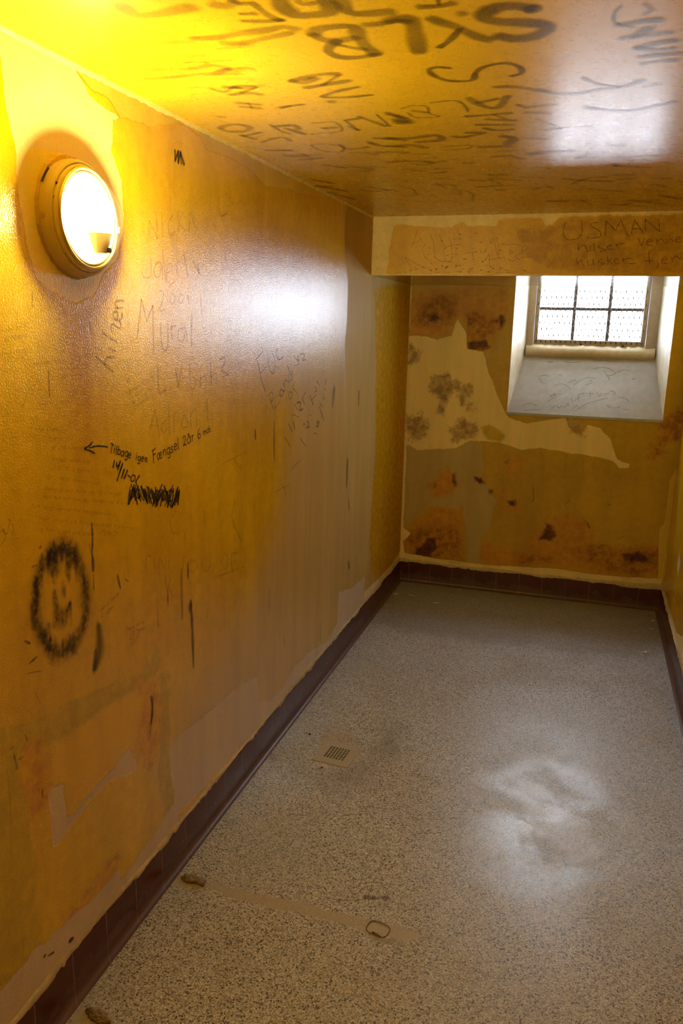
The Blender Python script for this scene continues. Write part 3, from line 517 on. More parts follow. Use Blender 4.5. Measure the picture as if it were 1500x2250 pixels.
["candle_soot_letters","cl",17.73,0.54,0.45,0,[438,2326,452,2377]],
["candle_soot_letters","cl",12.23,0.54,0.45,0,[447,2260,452,2377]],
["candle_soot_letters","cl",17.85,0.54,0.45,0,[496,2227,543,2349]],
["candle_soot_letters","cl",10.61,0.54,0.45,0,[549,2218,554,2351]],
["candle_soot_letters","cl",24.61,0.5940000000000001,0.45,0,[580,2204,617,2275]],
["candle_soot_letters","cl",44.4,0.648,0.45,0,[586,2312,618,2319]],
["candle_soot_letters","cl",9.87,0.648,0.45,0,[251,2533,260,2623,312,2649,341,2580,304,2530,251,2533]],
["candle_soot_letters","cl",15.52,0.54,0.45,0,[341,2537,351,2612,422,2596]],
["candle_soot_letters","cl",23.79,0.5940000000000001,0.45,0,[440,2530,468,2592,538,2620]],
["candle_soot_letters","cl",29.7,0.54,0.45,0,[472,2482,527,2507,558,2532]],
["candle_soot_letters","cl",36.9,0.43200000000000005,0.45,0,[109,2672,182,2686]],
["candle_soot_letters","cl",29.14,0.43200000000000005,0.45,0,[139,2744,224,2728]],
["candle_soot_letters","cl",32.94,0.43200000000000005,0.45,0,[186,2841,253,2908]],
["candle_soot_letters","cl",34.4,0.43200000000000005,0.45,0,[280,2895,340,2944]],
["candle_soot_letters","cl",33.55,0.378,0.45,0,[423,2687,484,2684,519,2706]],
["candle_soot_letters","cl",28.22,0.54,0.45,0,[52,3113,102,3212]],
["candle_soot_letters","cl",35.18,0.54,0.45,0,[23,3244,101,3406]],
["candle_soot_letters","cl",28.39,0.48600000000000004,0.45,0,[26,3472,73,3619]],
["candle_soot_letters","cl",28.47,0.324,0.45,0,[227,3328,317,3442]],
["candle_soot_letters","cl",23.07,0.648,0.45,0,[811,1527,846,1531,873,1524]],
["candle_soot_letters","cl",9.18,0.648,0.45,0,[849,1505,847,1527]],
["candle_soot_letters","cl",40.87,0.6264,0.45,0,[740,1577,764,1573,784,1582,778,1643,762,1760]],
["candle_soot_letters","cl",31.29,0.6264,0.45,0,[820,1581,838,1611,862,1642,886,1691,912,1725]],
["candle_soot_letters","cl",18.77,0.7344,0.45,0,[865,1648,837,1702,808,1741]],
["candle_soot_letters","cl",29.37,0.54,0.45,0,[877,1576,885,1576]],
["candle_soot_letters","cl",44.19,0.7344,0.45,0,[1005,1585,980,1565,946,1561,922,1583,917,1610,945,1632,987,1647,1018,1665,1023,1692,996,1723,958,1725,930,1702]],
["candle_soot_letters","cl",38.81,0.75,0.45,0,[997,1582,1007,1585]],
["candle_soot_letters","cl",17.14,0.7344,0.45,0,[807,1876,779,1863,759,1879,766,1932,796,1969,841,1972,858,1916,884,1881,928,1870,954,1904,954,1946,931,1963]],
["candle_soot_letters","cl",8.88,0.5940000000000001,0.45,0,[1155,1608,1143,1642,1147,1692,1180,1720]],
["candle_soot_letters","cl",26.11,0.648,0.45,0,[1151,1703,1189,1692,1226,1691]],
["candle_soot_letters","cl",27.7,0.648,0.45,0,[1160,1774,1185,1764,1208,1727]],
["candle_soot_letters","cl",25.59,0.54,0.45,0,[1182,1774,1217,1766,1249,1763]],
["candle_soot_letters","cl",28.52,0.648,0.45,0,[1189,1838,1217,1822,1260,1809]],
["candle_soot_letters","cl",23.95,0.5940000000000001,0.45,0,[1189,1838,1227,1859,1260,1855]],
["candle_soot_letters","cl",27.88,0.5940000000000001,0.45,0,[1199,1896,1237,1892,1278,1890]],
["candle_soot_letters","cl",23.05,0.54,0.45,0,[1206,1943,1244,1932,1273,1932]],
["candle_soot_letters","cl",12.6,0.43200000000000005,0.45,0,[1191,1608,1206,1639,1194,1659]],
["candle_soot_letters","cl",23.99,0.54,0.45,0,[883,2036,928,2046,980,2083,1028,2127,1069,2136,1123,2115,1175,2103,1216,2058]],
["candle_soot_letters","cl",15.07,0.5940000000000001,0.45,0,[1084,2013,1122,2075,1166,2101]],
["candle_soot_letters","cl",20.1,0.43200000000000005,0.45,0,[1219,2113,1256,2098]],
["candle_soot_letters","cl",24.94,0.54,0.45,0,[1086,2266,1144,2308,1207,2322,1261,2286,1300,2258]],
["candle_soot_letters","cl",21.4,0.43200000000000005,0.45,0,[940,2234,1019,2223]],
["candle_soot_letters","cl",7.25,0.5940000000000001,0.45,0,[627,2174,663,2153,696,2170,690,2238,710,2274,648,2271,633,2216]],
["candle_soot_letters","cl",20.2,0.54,0.45,0,[653,2200,684,2227]],
["candle_soot_letters","cl",10.33,0.5940000000000001,0.45,0,[713,2136,778,2132,793,2201,792,2240]],
["candle_soot_letters","cl",26.22,0.54,0.45,0,[811,2113,835,2192,872,2219,907,2117]],
["candle_soot_letters","cl",22.2,0.54,0.45,0,[829,2162,881,2137]],
["candle_soot_letters","cl",16.56,0.54,0.45,0,[923,2202,936,2224]],
["candle_soot_letters","cl",23,0.5940000000000001,0.45,0,[780,2289,901,2279]],
["candle_soot_letters","cl",20.99,0.54,0.45,0,[827,2331,904,2359]],
["candle_soot_letters","cl",12.04,0.54,0.45,0,[854,2284,880,2336]],
["candle_soot_letters","cl",22.5,0.54,0.45,0,[793,2384,894,2405]],
["candle_soot_letters","cl",22.5,0.5940000000000001,0.45,0,[809,2429,844,2460,889,2458]],
["candle_soot_letters","cl",39.88,0.5940000000000001,0.45,0,[848,2535,879,2567,854,2642]],
["candle_soot_letters","cl",26.49,0.5940000000000001,0.45,0,[706,2505,732,2524,783,2496,802,2480,752,2470]],
["candle_soot_letters","cl",33.08,0.54,0.45,0,[510,2490,580,2505,662,2483,662,2548,586,2560]],
["candle_soot_letters","cl",9.96,0.54,0.45,0,[645,2642,740,2633,719,2686,643,2685]],
["candle_soot_letters","cl",55.24,0.648,0.45,0,[591,2280,614,2300]],
["candle_soot_letters","cl",20.5,0.54,0.45,0,[577,2224,603,2251]],
["candle_soot_letters","cl",40.49,0.48600000000000004,0.45,0,[766,2666,857,2671]],
["candle_soot_letters","cl",31.64,0.43200000000000005,0.45,0,[483,2595,560,2596,600,2647]],
["candle_soot_letters","cl",24.91,0.43200000000000005,0.45,0,[936,2282,1000,2306]],
["candle_soot_letters","cl",13.92,0.378,0.45,0,[962,2350,1004,2447]],
["candle_soot_letters","cl",25.58,0.378,0.45,0,[975,2488,1019,2474]],
["candle_soot_letters","cl",21.36,0.48600000000000004,0.45,0,[907,2573,980,2601]],
["candle_soot_letters","cl",50.25,0.54,0.45,0,[908,2799,977,2782]],
["candle_soot_letters","cl",38.51,0.43200000000000005,0.45,0,[1001,2787,1056,2783]],
["candle_soot_letters","cl",26.82,0.43200000000000005,0.45,0,[419,2850,507,2833,580,2881]],
["candle_soot_letters","cl",26.47,0.378,0.45,0,[567,2986,623,2997]],
["candle_soot_letters","cl",26.81,0.43200000000000005,0.45,0,[784,2821,843,2817,883,2873]],
["candle_soot_letters","cl",30.14,0.54,0.45,0,[997,3262,1075,3318,1175,3358]],
["candle_soot_letters","cl",17.47,0.54,0.45,0,[1022,3396,1082,3278,1159,3251]],
["candle_soot_letters","cl",12.86,0.54,0.45,0,[727,3235,760,3350,817,3392]],
["candle_soot_letters","cl",22.35,0.43200000000000005,0.45,0,[730,3214,842,3277]],
["candle_soot_letters","cl",18.64,0.48600000000000004,0.45,0,[863,3510,923,3425,958,3478]],
["candle_soot_letters","cl",9.33,0.54,0.45,0,[354,3302,389,3404,387,3532,461,3598]],
["candle_soot_letters","cl",12.17,0.48600000000000004,0.45,0,[511,3284,530,3404]],
["candle_soot_letters","cl",46.75,0.48600000000000004,0.45,0,[1203,3320,1244,3307]],
["candle_soot_letters","cl",29.19,0.48600000000000004,0.45,0,[1321,3321,1384,3332]],
["candle_soot_letters","cl",30.67,0.54,0.45,0,[1371,3721,1467,3843]],
["candle_soot_letters","cl",50.77,0.54,0.45,0,[1259,3838,1352,3909]],
["candle_soot_letters","cl",31.11,0.378,0.45,0,[1088,3524,1226,3596]],
["candle_soot_letters","cl",22.9,0.378,0.45,0,[1175,3048,1300,3107]],
["candle_soot_letters","cl",22.94,0.378,0.45,0,[1054,2890,1203,2904,1322,2896]],
["candle_soot_letters","cl",17.46,0.378,0.45,0,[557,3433,615,3544,584,3759]],
["candle_soot_letters","cl",49.49,0.43200000000000005,0.45,0,[918,3812,986,3822]],
["candle_soot_letters","cl",16.88,0.378,0.45,0,[1045,3775,1102,3959]],
["candle_soot_letters","cl",32.32,0.324,0.45,0,[1151,2730,1196,2726]],
["candle_soot_letters","cl",19.96,0.324,0.45,0,[1019,2474,1104,2469]],
["candle_soot_letters","cl",16.17,0.20263359831097483,0.5,0,[312,3198,338,3213,364,3227]],
["candle_soot_letters","cl",16.71,0.295270641739867,0.5,0,[1168,3034,1188,3062,1206,3048]],
["candle_soot_letters","cl",20.92,0.3342822950739185,0.5,0,[924,2881,955,2905,987,2903]],
["candle_soot_letters","cl",42.85,0.2945498177330934,0.5,0,[-48,3435,-5,3436,44,3417]],
["candle_soot_letters","cl",34.7,0.28892421121015216,0.5,0,[994,3796,1038,3838,1084,3813]],
["candle_soot_letters","cl",41.41,0.2872323733254859,0.5,0,[1340,3852,1357,3837,1375,3841]],
["candle_soot_letters","cl",24.31,0.3168503585940398,0.5,0,[898,3025,927,3030,956,3035]],
["candle_soot_letters","cl",28.41,0.23261992439421397,0.5,0,[1276,3548,1326,3582,1378,3621]],
["candle_soot_letters","cl",26.47,0.36632158605467086,0.5,0,[1226,3978,1281,3998,1337,4033]],
["candle_soot_letters","cl",8.39,0.3601190642515004,0.5,0,[830,2996,842,3017,854,3041]],
["candle_soot_letters","cl",10.14,0.32290650570636176,0.5,0,[639,2826,658,2844,676,2864]],
["candle_soot_letters","cl",26.08,0.3997017890751553,0.5,0,[-60,3373,-40,3405,-20,3438]],
["candle_soot_letters","cl",16.47,0.32209342459346835,0.5,0,[526,2735,560,2728,590,2737]],
["candle_soot_letters","cl",25.99,0.27555784788243654,0.5,0,[343,2667,384,2672,414,2715]],
["candle_soot_letters","cl",28.65,0.38812425108479265,0.5,0,[644,3227,680,3243,717,3255]],
["candle_soot_letters","cl",35.47,0.30422545865624123,0.5,0,[724,3135,763,3135,802,3144]],
["candle_soot_letters","cl",19.54,0.3264361070592231,0.5,0,[825,2737,848,2747,874,2727]],
["candle_soot_letters","cl",34.69,0.3476068578504069,0.5,0,[8,3254,37,3275,76,3264]],
["candle_soot_letters","cl",17.77,0.31853437513329785,0.5,0,[169,2649,197,2675,240,2656]],
["candle_soot_letters","cl",19.54,0.27543206826578337,0.5,0,[479,3014,503,3017,523,3038]],
["candle_soot_letters","cl",12.18,0.3607615340789827,0.5,0,[1088,2803,1116,2820,1144,2810]],
["candle_soot_letters","cl",16.84,0.2667507300897351,0.5,0,[412,2817,436,2833,469,2811]],
["candle_soot_letters","cl",28.5,0.37697965438425773,0.5,0,[1167,3225,1209,3222,1251,3238]],
["candle_soot_letters","cl",26.04,0.36769527580564515,0.5,0,[679,2906,694,2914,712,2900]],
["candle_soot_letters","cl",19.4,0.22593782755922137,0.5,0,[315,2891,354,2908,390,2934]],
["candle_soot_letters","cl",30.9,0.281904423289812,0.5,0,[314,3550,342,3551,366,3563]],
["candle_soot_letters","cl",13.37,0.28687046253513027,0.5,0,[1266,2953,1278,2976,1290,2988]],
["candle_soot_letters","cl",27.52,0.30380299532915067,0.5,0,[1368,3936,1394,3963,1420,3994]],
["candle_soot_letters","cl",15.5,0.36203837580164366,0.5,0,[442,2982,465,2972,480,3004]],
["candle_soot_letters","cl",46.45,0.3153906808038903,0.5,0,[-161,3655,-124,3697,-81,3726]],
["candle_soot_letters","cl",31.17,0.28275008954591546,0.5,0,[-126,3402,-102,3400,-91,3436]],
["candle_soot_letters","cl",28.13,0.3564650223573568,0.5,0,[1320,3463,1345,3460,1374,3514]],
["candle_soot_letters","cl",24.03,0.3843533022547264,0.5,0,[556,2855,583,2876,618,2854]],
["candle_soot_letters","cl",13.29,0.25427940673866667,0.5,0,[1134,3731,1148,3747,1163,3784]],
["candle_soot_letters","cl",14.89,0.21096671786195864,0.5,0,[363,3185,392,3194,415,3227]],
["candle_soot_letters","cl",7.77,0.3004240013509863,0.5,0,[284,2731,291,2755,303,2764]],
["candle_soot_letters","cl",18.95,0.23821640012863687,0.5,0,[484,2961,507,2976,531,2984]],
["candle_soot_letters","cl",11.8,0.23571122891152138,0.5,0,[541,2781,568,2798,600,2793]],
["candle_soot_letters","cl",31.91,0.28631871946612714,0.5,0,[498,3309,543,3316,581,3360]],
["candle_soot_letters","cl",25.44,0.24901665928758535,0.5,0,[522,3176,562,3184,598,3214]],
["candle_soot_letters","cl",40.92,0.3872968142115547,0.5,0,[726,3473,742,3477,758,3483]],
["candle_soot_letters","cl",23.74,0.3626443411879651,0.5,0,[418,3736,470,3735,518,3762]],
["candle_soot_letters","cl",34.86,0.22062664897981404,0.5,0,[901,3795,950,3821,998,3849]],
["candle_soot_letters","cl",8.67,0.219859918444167,0.5,0,[872,2740,886,2756,903,2729]],
["candle_soot_letters","cl",14.53,0.3347069538860338,0.5,0,[1219,2966,1231,2985,1241,2955]],
["candle_soot_letters","cl",36.2,0.3022651486531002,0.5,0,[1185,3950,1226,3984,1264,3925]],
["candle_soot_letters","cl",13.72,0.31279546943369835,0.5,0,[1018,2859,1053,2886,1088,2855]],
["candle_soot_letters","cl",26.66,0.2787459898783208,0.5,0,[1156,3015,1173,3012,1190,3037]],
["candle_soot_letters","cl",24.48,0.3946112914822839,0.5,0,[537,3061,562,3067,591,3050]],
["candle_soot_letters","cl",29.54,0.3034184153162828,0.5,0,[523,3514,542,3535,560,3557]],
["candle_soot_letters","cl",35.13,0.3833228762427553,0.5,0,[656,3388,707,3384,757,3382]],
["candle_soot_letters","cl",17.96,0.31712346302810057,0.5,0,[736,3151,776,3149,815,3158]],
["candle_soot_letters","cl",22.69,0.28264013617519296,0.5,0,[501,2879,532,2907,574,2888]],
["candle_soot_letters","cl",27.01,0.2765500205764535,0.5,0,[1198,3407,1221,3401,1242,3386]],
["candle_soot_letters","cl",30.8,0.2959179724775087,0.5,0,[275,2972,295,2992,328,2965]],
["candle_soot_letters","cl",22.26,0.34414180378969694,0.5,0,[846,3201,888,3228,932,3230]],
["candle_soot_letters","cl",13.97,0.24695574439801254,0.5,0,[1196,3188,1235,3220,1272,3208]],
["candle_soot_letters","cl",18.47,0.2517246054671403,0.5,0,[1002,3492,1052,3526,1104,3498]],
["candle_soot_letters","cl",38.87,0.2626833516109989,0.5,0,[177,3393,221,3430,282,3400]],
["candle_soot_letters","cl",18.49,0.27133221693688175,0.5,0,[544,3490,565,3476,573,3539]],
["candle_soot_letters","cl",18.95,0.18151444007937254,0.7,0,[218,1755,236,1754,256,1749]],
["candle_soot_letters","cl",18.57,0.24981495786371966,0.7,0,[152,1881,189,1881,221,1892]],
["candle_soot_letters","cl",24.32,0.1898387612109995,0.7,0,[275,1807,307,1805,340,1800]],
["candle_soot_letters","cl",23.12,0.20282366580462804,0.7,0,[221,1900,270,1903,314,1917]],
["candle_soot_letters","cl",22.92,0.1768656630487509,0.7,0,[271,1769,310,1775,356,1767]],
["candle_soot_letters","cl",14.6,0.258071605469572,0.7,0,[342,1774,366,1768,383,1780]],
["candle_soot_letters","cl",14.33,0.1602894411691512,0.7,0,[251,1708,294,1712,336,1718]],
["candle_soot_letters","cl",16.51,0.20750695249453874,0.7,0,[253,1801,296,1800,334,1807]],
["candle_soot_letters","cl",13.68,0.19992939562914147,0.7,0,[438,1552,470,1557,507,1549]],
["candle_soot_letters","cl",13.49,0.19057312710969015,0.7,0,[181,1685,228,1692,284,1683]],
["candle_soot_letters","cl",11.54,0.21249830052645782,0.7,0,[166,1510,212,1514,252,1526]],
["candle_soot_letters","cl",19.83,0.17904576720079768,0.7,0,[251,1830,302,1834,347,1848]],
["candle_soot_letters","cl",12.28,0.2704734691733531,0.7,0,[222,1707,246,1709,279,1696]],
["candle_soot_letters","cl",24.86,0.29654650114001146,0.7,0,[281,1907,317,1907,355,1902]],
["candle_soot_letters","cl",20.03,0.1503559337267459,0.7,0,[333,1621,381,1627,431,1628]],
["candle_soot_letters","cl",15.12,0.22943218746620098,0.7,0,[294,1766,332,1768,370,1769]],
["candle_soot_letters","cl",22.76,0.24349168418742198,0.7,0,[191,1698,249,1701,299,1720]],
["candle_soot_letters","cl",24.01,0.1984676279071874,0.7,0,[93,1588,117,1592,148,1585]],
["candle_soot_letters","cl",23.24,0.2573928181975773,0.7,0,[326,1789,352,1784,376,1781]],
["candle_soot_letters","cl",15.89,0.26352741370449523,0.7,0,[344,1641,393,1642,442,1640]],
["candle_soot_letters","cl",11.82,0.2245710057839149,0.7,0,[298,1541,313,1544,330,1544]],
["candle_soot_letters","cl",17.67,0.26356481316457087,0.7,0,[293,1710,328,1710,359,1716]],
["candle_soot_letters","cl",14.25,0.22939967255465193,0.7,0,[256,1557,306,1562,353,1571]],
["beam_greeting","bm",4.13,0.62,0.4,0,[980.7,2268.9,973.1,2230.9,982.5,2196.7,1009.4,2185.8,1047.5,2193.9,1062.2,2221.3,1058.9,2267.7]],
["beam_greeting","bm",4,0.62,0.4,0,[1136.9,2264.4,1109.5,2262.7,1100.1,2250.3,1124.6,2237.3,1149.5,2220.2,1149.3,2199.2,1120.2,2193.2,1085.9,2195.7]],
["beam_greeting","bm",4.21,0.62,0.4,0,[1173.2,2205.3,1170,2270.1]],
["beam_greeting","bm",3.95,0.62,0.4,0,[1170,2270.1,1218.1,2226.9]],
["beam_greeting","bm",4.34,0.62,0.4,0,[1218.1,2226.9,1234.6,2271.1]],
["beam_greeting","bm",3.97,0.62,0.4,0,[1234.4,2281.5,1276.8,2202]],
["beam_greeting","bm",4.22,0.62,0.4,0,[1291,2213.5,1300.4,2274.2]],
["beam_greeting","bm",3.9,0.62,0.4,0,[1300.4,2274.2,1346,2211.6]],
["beam_greeting","bm",4.17,0.62,0.4,0,[1294.4,2233,1329.2,2234.6]],
["beam_greeting","bm",4.06,0.62,0.4,0,[1354.5,2219.8,1347.4,2275.5]],
["beam_greeting","bm",3.86,0.62,0.4,0,[1347.4,2275.5,1418.6,2219]],
["beam_greeting","bm",3.98,0.62,0.4,0,[1418.6,2219,1406.8,2278.6]],
["beam_greeting","bm",3.85,0.58,0.4,0,[1049.7,2168.4,1053.8,2132.2]],
["beam_greeting","bm",3.71,0.58,0.4,0,[1052.9,2142.8,1067.7,2159.8,1085.4,2153.3,1098.5,2127.7]],
["beam_greeting","bm",3.82,0.58,0.4,0,[1106.3,2159.5,1109.6,2131.9]],
["beam_greeting","bm",3.8,0.58,0.4,0,[1122.3,2169.9,1128,2131.8]],
["beam_greeting","bm",3.7,0.58,0.4,0,[1153.1,2159.1,1143.3,2150.7,1171.6,2142.1,1182.8,2135.7,1155.6,2132.4]],
["beam_greeting","bm",3.98,0.58,0.4,0,[1183.5,2150.5,1204,2156.6,1195,2163,1185.8,2148.3,1197.2,2139.8,1213.9,2141.8]],
["beam_greeting","bm",3.61,0.58,0.4,0,[1226.3,2164.9,1238.8,2143.8]],
["beam_greeting","bm",3.96,0.58,0.4,0,[1227.1,2156.5,1241,2164.8,1263.7,2166.7]],
["beam_greeting","bm",3.55,0.58,0.4,0,[1323.2,2193.2,1343.6,2155.6]],
["beam_greeting","bm",3.82,0.58,0.4,0,[1343.6,2155.6,1352.2,2190.9]],
["beam_greeting","bm",3.91,0.58,0.4,0,[1368.6,2172,1388.6,2176,1379.6,2184.4,1366.1,2176.2,1369.9,2159.6,1394.7,2157.3]],
["beam_greeting","bm",3.58,0.58,0.4,0,[1407.7,2188.2,1414.7,2161.3]],
["beam_greeting","bm",3.9,0.58,0.4,0,[1413.1,2175.8,1430.3,2186,1448.8,2165.2]],
["beam_greeting","bm",3.5,0.58,0.4,0,[1448.3,2187.8,1458.9,2165.1]],
["beam_greeting","bm",3.86,0.58,0.4,0,[1457.3,2179.5,1470.8,2185.6,1488.5,2171]],
["beam_greeting","bm",3.85,0.58,0.4,0,[1493.6,2179.2,1512.8,2187.2,1501.8,2195.5,1493.4,2181.2,1502.6,2170.9,1526.2,2174.8]],
["beam_greeting","bm",3.79,0.58,0.4,0,[1045,2100.1,1059.2,2061.4]],
["beam_greeting","bm",3.77,0.58,0.4,0,[1055.7,2076.4,1071.8,2089.3,1080.2,2067.8,1089.2,2063.5]],
["beam_greeting","bm",3.86,0.58,0.4,0,[1099.6,2091.4,1103.9,2067.8,1123.2,2067.8,1127.5,2091.3,1134.1,2065.6]],
["beam_greeting","bm",3.66,0.58,0.4,0,[1168,2091.2,1149,2089.1,1160.7,2078.4,1182.3,2074.1,1162.1,2063.5]],
["beam_greeting","bm",3.77,0.58,0.4,0,[1191.8,2108.1,1197.6,2069.9]],
["beam_greeting","bm",4.01,0.58,0.4,0,[1198.5,2082.6,1212,2095.3]],
["beam_greeting","bm",3.64,0.58,0.4,0,[1202.7,2082.6,1218.7,2069.8]],
["beam_greeting","bm",3.99,0.58,0.4,0,[1225.7,2084.7,1243.8,2093.1,1232.7,2099.5,1225.3,2088.9,1233.1,2074.1,1249.9,2074]],
["beam_greeting","bm",3.67,0.58,0.4,0,[1264.2,2099.4,1273.2,2071.9]],
["beam_greeting","bm",3.96,0.58,0.4,0,[1265.2,2088.8,1281.1,2097.2,1304.1,2097.2]],
["beam_greeting","bm",3.8,0.58,0.4,0,[1291.8,2074,1325.2,2074]],
["beam_greeting","bm",3.69,0.58,0.4,0,[1397.4,2132.3,1381.6,2126.2,1383.9,2096.9,1389.5,2071.8]],
["beam_greeting","bm",3.77,0.58,0.4,0,[1365.3,2086.5,1402.3,2086.4]],
["beam_greeting","bm",3.61,0.58,0.4,0,[1420.3,2090.6,1427.3,2063.4,1420,2055]],
["beam_greeting","bm",3.93,0.58,0.4,0,[1443,2088.4,1462.9,2092.5,1453.6,2103,1442.5,2092.6,1446.4,2075.9,1473.1,2073.8]],
["beam_greeting","bm",3.53,0.58,0.4,0,[1481.8,2104.9,1490.4,2082.1]],
["beam_greeting","bm",3.9,0.58,0.4,0,[1488.8,2096.6,1505.8,2106.9,1523.6,2092.4]],
["beam_greeting","bm",3.45,0.58,0.4,0,[1524.2,2104.8,1535.6,2092.3]],
["beam_scribble","bm",3.31,0.5,0.4,0,[240.8,2240.5,228.9,2200,214.3,2156.6]],
["beam_scribble","bm",3.15,0.5,0.4,0,[216.3,2174.5,243.3,2184.5,269.7,2204.6]],
["beam_scribble","bm",3.23,0.5,0.4,0,[309.6,2221.9,330.9,2173.6,339.3,2112.4,373.1,2086.7,394.7,2086.7]],
["beam_scribble","bm",3.12,0.5,0.4,0,[355.6,2218.9,385.6,2158,388.8,2147.8]],
["beam_scribble","bm",3.12,0.5,0.4,0,[404.4,2208.3,422.9,2162.7,428.7,2056]],
["beam_scribble","bm",3.02,0.5,0.4,0,[422.6,2167.8,481.1,2167.3]],
["beam_scribble","bm",3.03,0.5,0.4,0,[425.1,2122.2,462.6,2119.5]],
["beam_scribble","bm",3.24,0.5,0.4,0,[422.7,2165.3,388.8,2147.8,388.3,2107.1,405.8,2081.6,427,2086.6]],
["beam_scribble","bm",3.19,0.5,0.4,0,[287.5,2173.9,272.5,2143.4,290.8,2102.3,318.9,2086.9,319.4,2076.6]],
["beam_scribble","bm",3.2,0.5,0.4,0,[180.5,2107.8,204.2,2071.6,218.8,2053.4]],
["beam_scribble","bm",3.08,0.5,0.4,0,[183.4,2105.3,231.5,2079.3,270.8,2061.2,298.7,2050.8]],
["beam_scribble","bm",3.08,0.5,0.4,0,[489.1,2121.9,520.4,2129.3,557.1,2131.7]],
["beam_scribble","bm",3.13,0.5,0.4,0,[533.7,2126.8,541.4,2086.4]],
["beam_scribble","bm",3.04,0.5,0.4,0,[572.2,2141.6,578.4,2126.5,593.9,2129,603.1,2148.9]],
["beam_scribble","bm",3.18,0.5,0.4,0,[580,2101.4,586.5,2081.3,611.1,2106.3,618.2,2116.3,623.8,2071.1]],
["beam_scribble","bm",3.05,0.5,0.4,0,[622.5,2091.2,668.6,2101.1,699.3,2106]],
["beam_scribble","bm",2.98,0.5,0.4,0,[612.4,2206.1,622.5,2171.2,628.6,2196,643.2,2171,662.7,2111.2,679,2101.1]],
["beam_scribble","bm",3.05,0.5,0.4,0,[641.6,2195.9,656.7,2200.6,652.9,2180.9]],
["beam_scribble","bm",3.08,0.5,0.4,0,[661,2175.9,667.6,2116.1]],
["beam_scribble","bm",3.06,0.5,0.4,0,[674.5,2165.8,699.6,2175.5]],
["beam_scribble","bm",2.89,0.5,0.4,0,[685,2163.3,746.2,2167.7,777.6,2155.2,779.8,2125.5,740.4,2105.9]],
["beam_scribble","bm",3.1,0.5,0.4,0,[720,2140.7,723.9,2120.9,736.2,2128.2,720,2139.7]],
["beam_scribble","bm",3.01,0.5,0.4,0,[782.7,2155.1,797.4,2162.4,801.9,2135.3,778.9,2137.9]],
["beam_scribble","bm",3,0.5,0.4,0,[694.1,2106,706.1,2081.1]],
["beam_scribble","bm",3.12,0.5,0.4,0,[710.3,2096,741.8,2086,761.2,2100.8,772.2,2090.9]],
["beam_scribble","bm",3,0.5,0.4,0,[776.5,2100.8,826.8,2108.1]],
["beam_scribble","bm",3.14,0.5,0.4,0,[450.4,2242.8,454.1,2222.8]],
["beam_scribble","bm",3.07,0.5,0.4,0,[431.9,2192.9,452.9,2197.7]],
["beam_scribble","bm",2.98,0.5,0.4,0,[535.9,2221.8,556.8,2221.6]],
["beam_scribble","bm",3.01,0.5,0.4,0,[672,2051,687.5,2051]],
["beam_scribble","bm",3.07,0.5,0.4,0,[676.5,2061.1,680.3,2043.5]],
["beam_crack","bm",7.52,0.95,0.4,0,[-2.4,2293.2,-2.4,2211.4,-4.5,2119.6,-4,2022.1]],
["beam_crack","bm",3.16,0.8,0.4,0,[4.4,2313.4,75.8,2314.4,269.5,2313.2]],
["beam_rust_pits","bm",7.03,0.3442289343500108,0.6,0,[359.2,2028.8,363.6,2031.1]],
["beam_rust_pits","bm",4.2,0.46829476658539715,0.6,0,[529.8,2149.9,539.5,2146.3]],
["beam_rust_pits","bm",3.12,0.36626051771436074,0.6,0,[590.3,2134.7,603,2135.7]],
["beam_rust_pits","bm",3.72,0.28872470948033957,0.6,0,[808.8,2111.7,813,2115.5]],
["beam_rust_pits","bm",2.8,0.5658188904615811,0.6,0,[695.1,2044.3,704.8,2044]],
["beam_rust_pits","bm",6.33,0.3107390796485162,0.6,0,[307.4,2150.6,314,2151.9]],
["beam_rust_pits","bm",4.61,0.33894166975435674,0.6,0,[595.6,2097,609.2,2094]],
["beam_rust_pits","bm",6.42,0.49522115103140296,0.6,0,[313.8,2043.6,326.4,2040.3]],
["beam_rust_pits","bm",4.28,0.6254422930436442,0.6,0,[414.4,2030.8,420.8,2031.5]],
["beam_rust_pits","bm",2.72,0.6878833077468993,0.6,0,[684.2,2055.7,697.4,2052.5]],
["beam_rust_pits","bm",4.62,0.354273665417487,0.6,0,[319.1,2073.8,326.3,2076.7]],
["beam_rust_pits","bm",3.16,0.2979355334783048,0.6,0,[440.3,2046.5,446.7,2050.1]],
["beam_rust_pits","bm",2.91,0.2576239843716972,0.6,0,[482,2071,493.3,2066.7]],
["beam_rust_pits","bm",2.7,0.6260553011637837,0.6,0,[303.5,2124.2,311.1,2120]],
["beam_rust_pits","bm",4.53,0.2875096610948947,0.6,0,[350.1,2031.8,355.9,2027.5]],
["beam_rust_pits","bm",5.78,0.541561736217911,0.6,0,[519.5,2044.8,526.8,2048.3]],
["beam_rust_pits","bm",4.35,0.27291679448543554,0.6,0,[562.9,2229.4,572.4,2226.6]],
["beam_rust_pits","bm",2.83,0.41384415532029584,0.6,0,[228.7,2057.8,240.2,2056.8]],
["beam_rust_pits","bm",4.31,0.4839073970263621,0.6,0,[448.2,2058.4,457,2060]],
["beam_rust_pits","bm",6.68,0.3506506698917844,0.6,0,[341.4,2051.7,353.2,2047.9]],
["beam_rust_pits","bm",4,0.38597697862461555,0.6,0,[393.3,2032.9,405.6,2030.7]],
["beam_rust_pits","bm",6.6,0.6311749388530474,0.6,0,[639.9,2049.6,645.3,2050.8]],
["beam_rust_pits","bm",4.14,0.44237567214776463,0.6,0,[396,2114.9,408.3,2113.9]],
["beam_rust_pits","bm",6.2,0.6949369865572521,0.6,0,[470,2064.2,475.2,2064.2]],
["beam_rust_pits","bm",3.68,0.697871552778623,0.6,0,[606.7,2067.1,613.2,2064.2]],
["beam_rust_pits","bm",3.66,0.6159728785225645,0.6,0,[531.1,2053.3,543,2051.1]],
